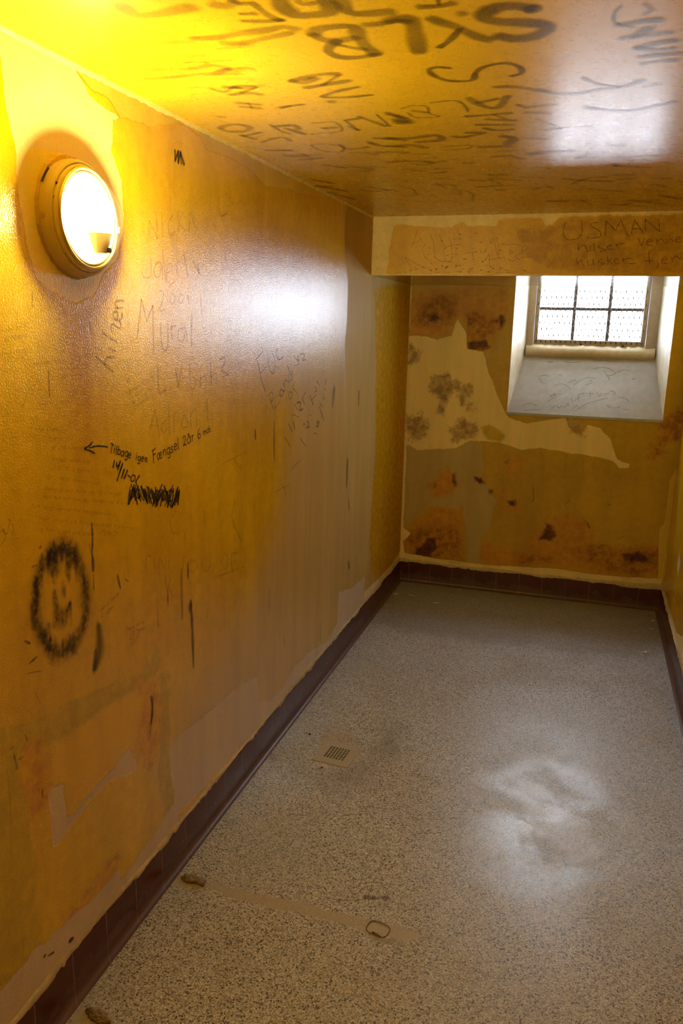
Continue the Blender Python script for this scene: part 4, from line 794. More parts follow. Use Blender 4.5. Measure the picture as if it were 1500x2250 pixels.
["beam_rust_pits","bm",5.37,0.601108061932287,0.6,0,[516.2,2033.6,528,2034.6]],
["beam_rust_pits","bm",3.85,0.2929461040214519,0.6,0,[819.4,2031.1,822.8,2033.9]],
["beam_rust_pits","bm",6.8,0.2796881522533578,0.6,0,[459.6,2038.9,464.5,2040.2]],
["beam_rust_pits","bm",6.05,0.6166619561897934,0.6,0,[615.1,2033.6,625.3,2034.8]],
["beam_rust_pits","bm",2.85,0.6550535667784314,0.6,0,[568.8,2179.1,580.3,2174.9]],
["beam_rust_pits","bm",4.43,0.6019913787343204,0.6,0,[707.3,2041.3,713.2,2042.2]],
["beam_rust_pits","bm",6.77,0.2757297959188666,0.6,0,[277.1,2054,284.3,2056.7]],
["beam_rust_pits","bm",4.73,0.2999308917915652,0.6,0,[601.2,2211.4,607.5,2213.6]],
["beam_rust_pits","bm",3.48,0.3107622157255118,0.6,0,[573,2058.7,578.6,2061.3]],
["beam_rust_pits","bm",4.93,0.6534495777024438,0.6,0,[446,2151.5,454.1,2147.6]],
["beam_rust_pits","bm",5.71,0.3343599035513985,0.6,0,[713.9,2032,726.3,2029.9]],
["beam_rust_pits","bm",4.84,0.6715794792796318,0.6,0,[377.3,2065.4,386.4,2061.1]],
["beam_rust_pits","bm",3.2,0.4273336556883556,0.6,0,[388.8,2054.2,401.3,2052.9]],
["beam_rust_pits","bm",7.08,0.623618253393319,0.6,0,[211.9,2039.9,219.6,2044.3]],
["beam_rust_pits","bm",5.07,0.5104168264888785,0.6,0,[178,2033.1,190.3,2030]],
["beam_rust_pits","bm",6.42,0.5425902258303534,0.6,0,[667.1,2138.2,680.5,2139.3]],
["beam_rust_pits","bm",5.58,0.4432872952424856,0.6,0,[457.2,2198.6,467,2194.7]],
["beam_rust_pits","bm",4.65,0.46761744219728507,0.6,0,[584.2,2087.2,588.6,2083.1]],
["beam_rust_pits","bm",5.53,0.5128251944334495,0.6,0,[455.7,2219.9,467.7,2217.3]],
["beam_rust_pits","bm",4.65,0.5442373547513364,0.6,0,[368.4,2187.5,376.8,2186.3]],
["beam_rust_pits","bm",4.14,0.5078212776976161,0.6,0,[410.1,2087.1,421.4,2085.6]],
["beam_rust_pits","bm",5.11,0.5493648006885443,0.6,0,[345.7,2043.8,354.6,2048]],
["beam_rust_pits","bm",4.6,0.6230590950349271,0.6,0,[398.8,2056.6,412.4,2061]],
["beam_rust_pits","bm",5.3,0.2549701435110514,0.6,0,[400.8,2060.6,412.3,2059.9]],
["beam_rust_pits","bm",6.03,0.5566923219198671,0.6,0,[627,2060.5,633.1,2057.4]],
["beam_rust_pits","bm",3.31,0.31566198763295683,0.6,0,[481.5,2046.7,494.6,2047.4]],
["beam_rust_pits","bm",2.87,0.4344117091022126,0.6,0,[565.6,2102.7,578.8,2103.2]],
["beam_rust_pits","bm",2.96,0.622326789884918,0.6,0,[537.8,2187,544.3,2190]],
["beam_rust_pits","bm",5.65,0.5654791686307019,0.6,0,[398.1,2051.1,405.9,2053.8]],
["beam_rust_pits","bm",3.65,0.657959870897646,0.6,0,[334.6,2105.7,340,2102.7]],
["beam_rust_pits","bm",6.56,0.5279127356527293,0.6,0,[448.6,2067.2,462,2063.9]],
["beam_rust_pits","bm",3.68,0.3493857930715644,0.6,0,[515.3,2201.3,524.9,2204.1]],
["beam_rust_pits","bm",4.54,0.6967031110609357,0.6,0,[576.3,2041.5,585.6,2043.6]],
["beam_rust_pits","bm",5.9,0.3033270430054426,0.6,0,[307.3,2053.5,320.9,2054.4]],
["beam_rust_pits","bm",4.21,0.5722907848494263,0.6,0,[427.8,2103.2,435.5,2107.5]],
["beam_rust_pits","bm",4.65,0.41763611784110244,0.6,0,[661.4,2031.1,674.7,2030.1]],
["beam_rust_pits","bm",3.05,0.26269308208844766,0.6,0,[468.9,2042,473,2042.5]],
["beam_rust_pits","bm",4.68,0.3212028524579893,0.6,0,[359.6,2238.7,367.2,2240.3]],
["beam_rust_pits","bm",5.81,0.6458960951277597,0.6,0,[471.9,2034.7,480.5,2035]],
["beam_rust_pits","bm",6.2,0.5508343541764466,0.6,0,[488.7,2097.2,502.2,2097]],
["beam_rust_pits","bm",4.83,0.6784372335638691,0.6,0,[793.9,2042.5,806.7,2040.5]],
["beam_rust_pits","bm",6.58,0.40890372982664547,0.6,0,[527.8,2046.5,539.4,2043.1]],
["beam_rust_pits","bm",5.68,0.5597817116401909,0.6,0,[236.8,2047.9,250.5,2047.4]],
["beam_rust_pits","bm",3.87,0.33165253235158615,0.6,0,[451.5,2037.9,462.1,2036.7]],
["back_wall_scuffs","wb",8.74,0.5,0.6,1,[870.6,760.3,883.4,669.7,874.1,638.1]],
["back_wall_scuffs","wb",8.78,0.4,0.6,1,[1082.5,641.3,1113.4,680.5]],
["back_wall_scuffs","wb",8.9,0.5,0.6,1,[1335,658,1366.9,672.8]],
["back_wall_scuffs","wb",14.33,0.6,0.6,1,[1234.4,533.6,1251.1,504.6]],
["back_wall_scuffs","wb",8.85,0.4,0.6,1,[1203.5,561.1,1240,534.1]],
["back_wall_scuffs","wb",5.65,0.3,0.6,1,[1068.7,970.3,1064.7,851.1]],
["back_wall_scuffs","wb",5.57,0.3,0.6,1,[1168.9,947.9,1176.8,859.7]],
["back_wall_scuffs","wb",5.73,0.3,0.6,1,[895.2,1003,914.1,944.6]],
["back_wall_scuffs","wb",6.43,0.3,0.6,1,[33.3,708.2,45.1,580.8]],
["back_wall_scuffs","wb",8.9,0.4,0.6,1,[1425.1,445.9,1464.2,471.2]],
["back_wall_scuffs","wb",6.59,0.7,0.6,1,[345.8,174,425.1,169.8]],
["sill_scribble","sl",6.79,0.5,0.4,0,[885.5,397.2,924.3,398.9]],
["sill_scribble","sl",6.55,0.5,0.4,0,[1000.9,406.9,1032.3,398.6,1092.9,406]],
["sill_scribble","sl",5.69,0.5,0.4,0,[847.9,265.5,870,238.1,902.1,225.5]],
["sill_scribble","sl",6.68,0.5,0.4,0,[850.4,280,880.3,291,912,282.9]],
["sill_scribble","sl",6.63,0.5,0.4,0,[964.7,295,979.5,300.5,991.8,291.5]],
["sill_scribble","sl",6.35,0.5,0.4,0,[949.6,209,985.8,229.7,1024.9,217.7,1057.8,186.7]],
["sill_scribble","sl",6.17,0.5,0.4,0,[927.1,123.7,948,143.4,1008,151.4]],
["sill_scribble","sl",6.18,0.5,0.4,0,[915.5,85.9,943.5,110.7,972.4,126.2]],
["sill_scribble","sl",5.69,0.5,0.4,0,[932.9,142.6,942.2,124.5,954.8,153.1,964.4,130.4]],
["sill_scribble","sl",6.34,0.5,0.4,0,[1038,241.8,1066.6,262.1,1082,258.1]],
["sill_scribble","sl",6.46,0.5,0.4,0,[1069.7,224.7,1111.7,264.3,1155.2,285.2,1200.6,278.1]],
["sill_scribble","sl",5.37,0.5,0.4,0,[1137.4,223.5,1180.3,249,1171.5,267.3,1157.6,252.5]],
["sill_scribble","sl",6.55,0.5,0.4,0,[1180.2,352.5,1224.1,368.7,1276.9,361.6,1308,339.4]],
["sill_scribble","sl",5.53,0.5,0.4,0,[1248.7,336.7,1273.4,300.3,1286.3,273]],
["sill_scribble","sl",6.5,0.5,0.4,0,[1273.1,305,1309.4,316.1,1323,335.4]],
["sill_scribble","sl",6.42,0.5,0.4,0,[1330.4,335.8,1366.3,351.5,1410.2,353.5]],
["sill_scribble","sl",6.4,0.5,0.4,0,[1098.2,151.8,1141.7,168]],
["sill_scribble","sl",5.46,0.5,0.4,0,[1126.5,171.8,1143.4,145.1]],
["sill_scribble","sl",6.44,0.5,0.4,0,[1149.4,163.8,1201.2,166.7]],
["sill_scribble","sl",5.18,0.5,0.4,0,[1174,183.7,1176.7,146.9]],
["sill_scribble","sl",5.36,0.5,0.4,0,[1215.3,176.7,1232.2,145.5,1244.7,178.3]],
["sill_scribble","sl",6.4,0.5,0.4,0,[1252.9,165,1289.2,171.5]],
["sill_scribble","sl",6.29,0.5,0.4,0,[1295.3,190.2,1325.1,182.7,1319.2,159.5]],
["sill_scribble","sl",5.81,0.5,0.4,0,[950.4,37.3,970.8,61.5,994.9,44.6,1008.2,63.7,1031.8,51.4,1043.9,84.2,1052.9,66.4]],
["sill_scribble","sl",6.03,0.5,0.4,0,[1063.2,122.1,1072.9,95.1,1093.7,114.7,1107.1,133.8,1110,97.3]],
["sill_scribble","sl",5.63,0.5,0.4,0,[1077.4,40.5,1097.4,69.1,1113.6,51.9,1093.3,27.9]],
["sill_scribble","sl",6.3,0.5,0.4,0,[1114.4,42.8,1141.7,71.7,1169.8,91.6,1198.5,102.4,1226.8,117.7,1284.3,134.7]],
["sill_scribble","sl",5.37,0.5,0.4,0,[1280,89.1,1296.3,63]],
["sill_scribble","sl",5.97,0.5,0.4,0,[1295.1,80.9,1325.2,64.7,1360.6,75.9]],
["sill_scribble","sl",6.22,0.5,0.4,0,[1383.2,59.3,1412.1,56.6]],
["sill_scribble","sl",6.41,0.5,0.4,0,[766.1,49.2,802.4,70,857.6,54.7]],
["sill_scribble","sl",6.46,0.5,0.4,0,[777.8,12.9,823,20.3,883.5,24.1]],
["sill_scribble","sl",6.23,0.5,0.4,0,[1349.1,147.5,1393.2,136.4,1416.3,110.6]],
["sill_scribble","sl",5.86,0.5,0.4,0,[1421.5,279.7,1435.3,294.2]],
["floor_stains","fl",15.42,0.5,0.6,0,[552,2010.1,561.6,2017.6]],
["floor_stains","fl",14.98,0.45,0.6,0,[606.6,2026.7,613.6,2033.3]],
["floor_stains","fl",21.86,0.7,0.6,0,[630.7,2051.8,642.4,2057.9]],
["floor_stains","fl",22.1,0.7,0.6,0,[655.8,2058.2,663.1,2058.6]],
["floor_stains","fl",21.64,0.65,0.6,0,[687.5,2073.3,697.3,2063.9]],
["floor_stains","fl",12.62,0.6,0.6,0,[106.3,2942.2,111.1,2952.3]]]
TEXTS = [["marker_note","wl","Tilbage",[1722.3,1427.1],[99.8,-33.3],[8,22.5],4.2,0.98,1],
["marker_note","wl","igen",[1842,1388.2],[61.9,-18.8],[8.4,21.3],4.2,0.98,1],
["marker_note","wl","Fængsel",[1933.1,1368.7],[153.3,15.9],[-2.8,31.7],4.2,0.98,1],
["marker_note","wl","2år",[2109.1,1388.3],[76.5,9.4],[-4.1,29.8],4.2,0.98,1],
["marker_note","wl","6",[2203.8,1398.2],[24.7,2.6],[-4.7,29.4],4.2,0.98,1],
["marker_note","wl","mdr.",[2241.2,1405],[67.7,4.9],[-2.3,19.2],3.6,0.98,1],
["pencil_lines","wl","hor 2 høre",[1454.7,1513.6],[67.7,-8.2],[2.5,8.9],1.5,0.42,1],
["pencil_lines","wl","frisøren",[1486.8,1491],[49.8,-9.7],[2.5,9.1],1.5,0.42,1],
["pencil_lines","wl","gf Vidunderlig",[1494.1,1468.1],[118.3,-20.3],[2.5,9.1],1.5,0.42,1],
["pencil_lines","wl","fortalt retten dig",[1492.8,1439.8],[140.4,-26.8],[2.6,9.1],1.5,0.42,1],
["pencil_lines","wl","vi OTTE 3 formet",[1489.3,1421.3],[154.7,-35.3],[2.6,9.1],1.5,0.42,1],
["pencil_lines","wl","bl.. nordl dommerhilser",[1474.4,1401.7],[205.1,-53.6],[2.5,9],1.5,0.42,1],
["pencil_lines","wl","Anholdt min kone jeg lig i fængsel",[1460.7,1376.8],[310.3,-73.3],[2.5,9],1.5,0.42,1],
["pencil_lines","wl","Betrænt min dom og i morgen med af ti",[1455.7,1359.7],[317.7,-81.6],[2.5,9.1],1.5,0.42,1],
["pencil_lines","wl","Nok sagt venner for fængselshviler",[1412.6,1347.8],[306,-88.6],[2.5,8.9],1.5,0.42,1],
["pencil_lines","wl","Her snart på firmabesøget hans har",[1433.6,1313.7],[387.2,-116.6],[2.5,8.9],1.5,0.42,1],
["pencil_lines","wl","og har gjort det sidst",[1425.1,1292.3],[212.1,-67.9],[2.5,9],1.5,0.42,1],
["pencil_lines","wl","19/4-01",[1662.6,1222.8],[76.1,-26.7],[5.1,13.2],1.8,0.7,1],
["pencil_notes","wl","mailer hilser",[1358.5,1727.4],[87.6,14],[2.2,7.3],1.5,0.28,1],
["pencil_notes","wl","til Mester",[1369.8,1710],[71.1,10.4],[2.3,8.2],1.5,0.3,1],
["pencil_notes","wl","Eiriksberg",[1353.1,1680],[84.5,9.9],[2.2,8.2],1.5,0.25,1],
["pencil_notes","wl","Fr",[1398,1667.3],[32,5.5],[2.3,8.4],1.5,0.25,1],
["pencil_notes","wl","venskab og til",[1439.9,1656.9],[136.4,4.6],[2.4,8.7],1.5,0.38,1],
["pencil_notes","wl","Jens din",[1533.1,1644.8],[84.8,-1.9],[2.4,8],1.5,0.3,1],
["pencil_notes","wl","Cathrine",[1532.8,1626.3],[97.8,-1.2],[2.5,8.1],1.5,0.42,1],
["green_notes","wl","G",[1820,1595.7],[17.7,3.7],[-1.4,10.8],1.6,0.5,1],
["green_notes","wl","Basse og ven",[1826.6,1569],[127.1,33.4],[-1.3,10.9],1.6,0.5,1],
["green_notes","wl","i 2001",[1838.6,1552.5],[65.2,18.2],[-1.4,10.9],1.6,0.5,1],
["green_notes","wl","der er mod",[1837.4,1536.8],[74.9,20.8],[-1.4,11],1.6,0.5,1],
["green_notes","wl","glemmer",[1843.2,1525.3],[82.6,21.2],[-1.4,11.1],1.6,0.5,1],
["green_notes","wl","der i fange",[1646.6,1016.9],[90,20.2],[1,11],1.8,0.55,1],
["green_notes","wl","2 uger",[1649.3,1000.8],[59,7],[1,11],1.8,0.55,1],
["green_notes","wl","Stanley var her",[1758.5,919.5],[98.5,-9.7],[0.9,11.8],1.8,0.55,1],
["green_notes","wl","i fængsel",[1762.1,907.4],[93.5,-16.7],[0.9,11.7],1.8,0.55,1],
["green_notes","wl","2000",[1774.5,890.3],[56,-9.6],[0.9,11.9],1.8,0.55,1],
["green_notes","wl","2007",[1777.9,873.9],[42,-5.7],[0.9,12],1.8,0.55,1],
["green_notes","wl","her i mit liv og da",[1393.2,1573.8],[191.1,-7.8],[1,8.6],1.6,0.22,1]]

# ------------------------------------------------------------------ helpers
def link(o, parent=None):
    COL.objects.link(o)
    if parent is not None:
        o.parent = parent
    return o

def mesh_obj(name, verts, faces, mat, parent=None, smooth=False):
    me = bpy.data.meshes.new(name)
    me.from_pydata([tuple(v) for v in verts], [], faces)
    me.update()
    if mat: me.materials.append(mat)
    if smooth:
        me.polygons.foreach_set('use_smooth', [True] * len(me.polygons))
    return link(bpy.data.objects.new(name, me), parent)

def bm_obj(name, bm, mat, parent=None, smooth=False, auto=None):
    bmesh.ops.recalc_face_normals(bm, faces=bm.faces)
    me = bpy.data.meshes.new(name)
    if auto is not None:
        for e in bm.edges:
            if len(e.link_faces) == 2 and e.calc_face_angle(0) > math.radians(auto): e.smooth = False
        smooth = True
    bm.to_mesh(me); bm.free()
    if mat: me.materials.append(mat)
    if smooth:
        me.polygons.foreach_set('use_smooth', [True] * len(me.polygons))
    return link(bpy.data.objects.new(name, me), parent)

def empty(name, loc=(0, 0, 0)):
    o = bpy.data.objects.new(name, None)
    o.empty_display_size = 0.05
    o.location = loc
    return link(o)

def tag(o, label=None, cat=None, group=None, kind=None):
    if label: o['label'] = label
    if cat: o['category'] = cat
    if group: o['group'] = group
    if kind: o['kind'] = kind
    return o

def box(bm, x0, x1, y0, y1, z0, z1, bevel=0.0):
    vs = [bm.verts.new((x, y, z)) for x in (x0, x1) for y in (y0, y1) for z in (z0, z1)]
    fs = [(0, 1, 3, 2), (4, 6, 7, 5), (0, 4, 5, 1), (2, 3, 7, 6), (0, 2, 6, 4), (1, 5, 7, 3)]
    faces = [bm.faces.new([vs[i] for i in f]) for f in fs]
    if bevel:
        es = list({e for f in faces for e in f.edges})
        bmesh.ops.bevel(bm, geom=es, offset=bevel, segments=2, affect='EDGES', profile=0.5)

def lathe(bm, prof, n=64, axis='x', c=(0, 0, 0), cap0=False, cap1=False):
    """prof: (radius, height along axis)"""
    rings = []
    for r, h in prof:
        ring = []
        for k in range(n):
            a = 2 * math.pi * k / n
            p = {'x': (h, r * math.cos(a), r * math.sin(a)), 'z': (r * math.cos(a), r * math.sin(a), h), 'y': (r * math.cos(a), h, r * math.sin(a))}[axis]
            ring.append(bm.verts.new((p[0] + c[0], p[1] + c[1], p[2] + c[2])))
        rings.append(ring)
    for a, b in zip(rings, rings[1:]):
        for k in range(n):
            bm.faces.new((a[k], a[(k + 1) % n], b[(k + 1) % n], b[k]))
    if cap0: bm.faces.new(rings[0][::-1])
    if cap1: bm.faces.new(rings[-1])

def tube(bm, pts, r, n=8, closed=False):
    pts = [Vector(p) for p in pts]
    rings = []
    m = len(pts)
    for i, p in enumerate(pts):
        if closed: d = (pts[(i + 1) % m] - pts[i - 1])
        else: d = pts[min(i + 1, m - 1)] - pts[max(i - 1, 0)]
        d.normalize()
        a = Vector((0, 0, 1)) if abs(d.z) < 0.9 else Vector((1, 0, 0))
        s = d.cross(a).normalized(); t = d.cross(s)
        rr = r[i] if isinstance(r, (list, tuple)) else r
        rings.append([bm.verts.new(p + rr * (math.cos(2 * math.pi * k / n) * s + math.sin(2 * math.pi * k / n) * t)) for k in range(n)])
    pairs = list(zip(rings, rings[1:])) + ([(rings[-1], rings[0])] if closed else [])
    for a, b in pairs:
        for k in range(n):
            bm.faces.new((a[k], a[(k + 1) % n], b[(k + 1) % n], b[k]))
    if not closed:
        bm.faces.new(rings[0][::-1]); bm.faces.new(rings[-1])

class NT:
    """small node-tree writer"""
    def __init__(self, name):
        self.m = bpy.data.materials.new(name)
        self.m.use_nodes = True
        self.t = self.m.node_tree
        self.t.nodes.clear()
        self.out = self.n('ShaderNodeOutputMaterial')
        self.co = self.n('ShaderNodeTexCoord').outputs['Object']
    def n(self, typ, **kw):
        nd = self.t.nodes.new(typ)
        for k, v in kw.items(): setattr(nd, k, v)
        return nd
    def l(self, a, b): self.t.links.new(a, b)
    def put(self, sock, v):
        if hasattr(v, 'is_linked') or isinstance(v, bpy.types.NodeSocket): self.l(v, sock)
        else: sock.default_value = v
    def noise(self, scale, detail=4, rough=0.55, vec=None, dist=0.0, stretch=None):
        nd = self.n('ShaderNodeTexNoise')
        v = vec or self.co
        if stretch:
            mp = self.n('ShaderNodeMapping'); mp.inputs['Scale'].default_value = stretch
            self.l(v, mp.inputs['Vector']); v = mp.outputs[0]
        self.l(v, nd.inputs['Vector'])
        nd.inputs['Scale'].default_value = scale; nd.inputs['Detail'].default_value = detail
        nd.inputs['Roughness'].default_value = rough; nd.inputs['Distortion'].default_value = dist
        return nd.outputs['Fac']
    def voro(self, scale, feature='F1', out='Distance', vec=None, rnd=1.0):
        nd = self.n('ShaderNodeTexVoronoi', feature=feature)
        self.l(vec or self.co, nd.inputs['Vector']); nd.inputs['Scale'].default_value = scale
        nd.inputs['Randomness'].default_value = rnd
        return nd.outputs[out]
    def math(self, op, a, b=0.0, c=0.0, clamp=False):
        nd = self.n('ShaderNodeMath', operation=op, use_clamp=clamp)
        for i, v in enumerate((a, b, c)): self.put(nd.inputs[i], v)
        return nd.outputs[0]
    def ramp(self, fac, lo, hi, a=0.0, b=1.0):
        nd = self.n('ShaderNodeMapRange'); nd.interpolation_type = 'SMOOTHSTEP'
        self.put(nd.inputs[0], fac)
        for i, v in zip((1, 2, 3, 4), (lo, hi, a, b)): nd.inputs[i].default_value = v
        return nd.outputs[0]
    def mix(self, fac, a, b, blend='MIX'):
        nd = self.n('ShaderNodeMix', data_type='RGBA', blend_type=blend)
        self.put(nd.inputs[0], fac)
        for s, v in ((nd.inputs[6], a), (nd.inputs[7], b)):
            if isinstance(v, (tuple, list)): s.default_value = (*v[:3], 1)
            else: self.l(v, s)
        return nd.outputs[2]
    def fmix(self, fac, a, b):
        nd = self.n('ShaderNodeMix', data_type='FLOAT')
        for s, v in ((nd.inputs[0], fac), (nd.inputs[2], a), (nd.inputs[3], b)): self.put(s, v)
        return nd.outputs[0]
    def attr(self, name):
        return self.n('ShaderNodeAttribute', attribute_name=name).outputs['Fac']
    def bump(self, h, strength=0.3, dist=0.002, normal=None):
        nd = self.n('ShaderNodeBump'); nd.inputs['Strength'].default_value = strength; nd.inputs['Distance'].default_value = dist
        self.l(h, nd.inputs['Height'])
        if normal: self.l(normal, nd.inputs['Normal'])
        return nd.outputs[0]
    def principled(self, color, rough=0.5, normal=None, metal=0.0, spec=0.5, coat=0.0):
        b = self.n('ShaderNodeBsdfPrincipled')
        self.put(b.inputs['Base Color'], (*color[:3], 1) if isinstance(color, (tuple, list)) else color)
        self.put(b.inputs['Roughness'], rough); self.put(b.inputs['Metallic'], metal)
        self.put(b.inputs['Specular IOR Level'], spec)
        b.inputs['Coat Weight'].default_value = coat
        if normal: self.l(normal, b.inputs['Normal'])
        return b.outputs[0]
    def done(self, shader):
        self.l(shader, self.out.inputs['Surface'])
        return self.m

# ------------------------------------------------------------------ materials
YELLOW = (0.74, 0.50, 0.006)
LAYER = {   # layer: colour, second colour, edge softness, edge raggedness, roughness
    'worn':   ((0.62, 0.455, 0.170), (0.56, 0.40, 0.130), 0.170, 0.120, 0.27),
    'dull':   ((0.57, 0.415, 0.140), (0.52, 0.37, 0.110), 0.012, 0.012, 0.45),
    'brown':  ((0.500, 0.269, 0.009), (0.575, 0.350, 0.011), 0.020, 0.050, 0.40),
    'olive':  ((0.525, 0.375, 0.011), (0.575, 0.425, 0.014), 0.012, 0.030, 0.30),
    'bright': ((0.775, 0.512, 0.011), (0.712, 0.450, 0.009), 0.010, 0.030, 0.28),
    'amber':  ((0.600, 0.294, 0.007), (0.700, 0.425, 0.009), 0.024, 0.060, 0.32),
    'pale':   ((0.750, 0.562, 0.075), (0.650, 0.475, 0.056), 0.003, 0.016, 0.32),
    'cream':  ((0.860, 0.750, 0.375), (0.825, 0.637, 0.288), 0.002, 0.014, 0.42),
    'grey':   ((0.675, 0.562, 0.413), (0.600, 0.488, 0.338), 0.003, 0.014, 0.36),
    'plaster':((0.525, 0.413, 0.175), (0.450, 0.350, 0.125), 0.006, 0.030, 0.5),
    'orange': ((0.625, 0.331, 0.011), (0.475, 0.213, 0.007), 0.030, 0.080, 0.45),
    'rust':   ((0.312, 0.119, 0.007), (0.500, 0.250, 0.011), 0.034, 0.110, 0.55),
    'dark':   ((0.075, 0.021, 0.005), (0.188, 0.062, 0.005), 0.014, 0.045, 0.55),
    'mold':   ((0.338, 0.225, 0.106), (0.575, 0.438, 0.225), 0.022, 0.100, 0.55),
    'paint':  ((0.775, 0.488, 0.007), (0.650, 0.362, 0.005), 0.004, 0.016, 0.35),
}
def paint_material(name, base, base2, layers, rough=0.24, grain=1.0, streaks=0.25, pits=0.0, bumpy=0.8):
    t = NT(name)
    big = t.noise(1.6, 4, 0.6); fine = t.noise(26, 5, 0.65); speck = t.noise(210, 2, 0.6)
    col = t.mix(t.ramp(big, 0.35, 0.68), base, base2)
    r = t.math('MULTIPLY_ADD', fine, 0.10, rough - 0.05)
    edge_n = t.math('ADD', t.math('MULTIPLY', t.noise(14, 6, 0.6), 0.7), t.math('MULTIPLY', t.noise(70, 3, 0.6), 0.3))
    edge_n = t.math('SUBTRACT', edge_n, 0.5)
    h = t.math('MULTIPLY', speck, 0.9)
    sp = 0.5
    for ly in layers:
        c1, c2, e, amp, ro = LAYER[ly]
        s = t.math('MULTIPLY_ADD', edge_n, amp * 2.2, t.attr(ly))
        fac = t.ramp(s, -e, e)
        lc = t.mix(t.ramp(fine, 0.36, 0.66), c1, c2)
        col = t.mix(fac, col, lc)
        r = t.fmix(fac, r, ro)
        if ly == 'dull': sp = t.fmix(fac, 0.5, 0.03)
        if ly in ('cream', 'grey', 'pale', 'plaster'): h = t.math('SUBTRACT', h, t.math('MULTIPLY', fac, 0.9))
    mott = t.math('MULTIPLY_ADD', t.math('SUBTRACT', fine, 0.5), 0.45 * grain, 1.0)
    st = t.noise(3.0, 4, 0.6, stretch=(3.0, 3.0, 0.35))
    mott = t.math('MULTIPLY', mott, t.math('MULTIPLY_ADD', t.math('SUBTRACT', st, 0.5), streaks * 2, 1.0))
    mott = t.math('MULTIPLY', mott, t.math('MULTIPLY_ADD', t.math('SUBTRACT', speck, 0.5), 0.25 * grain, 1.0))
    hs = t.n('ShaderNodeHueSaturation'); t.l(col, hs.inputs['Color']); t.l(mott, hs.inputs['Value'])
    col = hs.outputs[0]
    if pits:
        pf = t.math('MULTIPLY', t.ramp(t.noise(120, 3, 0.7), 0.60, 0.68), pits)
        col = t.mix(t.math('MULTIPLY', pf, t.attr(layers[0] + '')) if False else pf, col, (0.16, 0.06, 0.005))
    nb = t.bump(h, bumpy, 0.0012)
    nb = t.bump(t.noise(34, 3, 0.5), 0.10 * min(1.0, bumpy * 2), 0.004, nb)
    return t.done(t.principled(col, r, nb, spec=sp))

def plain(name, color, rough=0.5, metal=0.0, var=0.2, scale=40, bump=0.15, spec=0.5, coat=0.0):
    t = NT(name)
    f = t.noise(scale, 4, 0.6)
    c = t.mix(f, tuple(v * (1 - var) for v in color), tuple(min(1, v * (1 + var)) for v in color))
    return t.done(t.principled(c, t.math('MULTIPLY_ADD', f, 0.12, rough - 0.06), t.bump(f, bump, 0.0015), metal, spec, coat))

M_LEFT = paint_material('left_wall_paint', YELLOW, (0.66, 0.42, 0.007), ['worn', 'dull', 'brown', 'olive', 'bright', 'amber', 'pale', 'cream', 'grey'], rough=0.21, bumpy=0.85)
M_RIGHT = paint_material('right_wall_paint', (0.66, 0.42, 0.010), (0.58, 0.35, 0.008), ['pale', 'cream', 'amber', 'grey'])
M_BACK = paint_material('back_wall_paint', (0.56, 0.37, 0.014), (0.48, 0.31, 0.012), ['plaster', 'orange', 'rust', 'dark', 'pale', 'cream', 'olive', 'mold'], rough=0.4)
M_BEAM = paint_material('beam_paint', (0.86, 0.72, 0.34), (0.80, 0.66, 0.30), ['paint', 'brown'], rough=0.4, pits=0.35)
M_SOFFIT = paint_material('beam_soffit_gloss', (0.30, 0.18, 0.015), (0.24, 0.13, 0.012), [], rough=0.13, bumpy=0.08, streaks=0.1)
M_CEIL = paint_material('ceiling_paint', (0.66, 0.42, 0.006), (0.60, 0.37, 0.005), [], rough=0.28, streaks=0.1, bumpy=0.10, grain=0.3)
M_FRONT = paint_material('front_wall_paint', YELLOW, (0.66, 0.42, 0.007), [])
M_REVEAL = paint_material('reveal_whitewash', (0.74, 0.71, 0.62), (0.62, 0.52, 0.34), [], rough=0.45, streaks=0.3)
M_SILL = paint_material('sill_paint', (0.47, 0.47, 0.475), (0.40, 0.395, 0.39), [], rough=0.4, streaks=0.0)
M_FRAME = plain('window_frame_paint', (0.36, 0.28, 0.18), 0.45, var=0.25)
M_BAR = plain('glazing_bar_iron', (0.10, 0.07, 0.06), 0.5)
M_WIRE = plain('galvanised_wire', (0.07, 0.07, 0.065), 0.45, metal=0.6)
M_BOLT = plain('black_bolt', (0.015, 0.013, 0.012), 0.5)
M_LIP = plain('plaster_lip', (0.50, 0.42, 0.25), 0.7, var=0.5, scale=45, bump=1.0)
M_HOUSING = plain('lamp_housing_enamel', (0.56, 0.46, 0.24), 0.38, var=0.12)
M_BEZEL = plain('lamp_bezel_enamel', (0.62, 0.52, 0.28), 0.25, var=0.08)
M_RIM = plain('lamp_rim_metal', (0.80, 0.66, 0.38), 0.18, metal=0.9, var=0.05)
M_DISH = plain('lamp_reflector', (0.92, 0.86, 0.70), 0.3, var=0.04)
M_SOCKET = plain('lamp_socket_porcelain', (0.42, 0.30, 0.12), 0.3, var=0.08)
M_HOLE = plain('black_gap', (0.01, 0.008, 0.006), 0.7)
M_SCREW = plain('painted_screw', (0.46, 0.37, 0.18), 0.4)
M_DRAIN = plain('drain_plate', (0.40, 0.38, 0.33), 0.42, var=0.18, scale=70)
M_WELL = plain('drain_well', (0.006, 0.005, 0.004), 0.8)
M_IRON = plain('worn_iron_ring', (0.20, 0.15, 0.10), 0.4, metal=0.5, var=0.4)
M_FLAKE = plain('paint_flake', (0.70, 0.58, 0.38), 0.6)
M_MORTAR = plain('mortar', (0.27, 0.22, 0.14), 0.75, var=0.35, scale=50, bump=1.0)
M_RED = plain('red_crumb', (0.35, 0.01, 0.01), 0.5)
M_CRUMB = plain('dark_crumb', (0.03, 0.025, 0.02), 0.7)

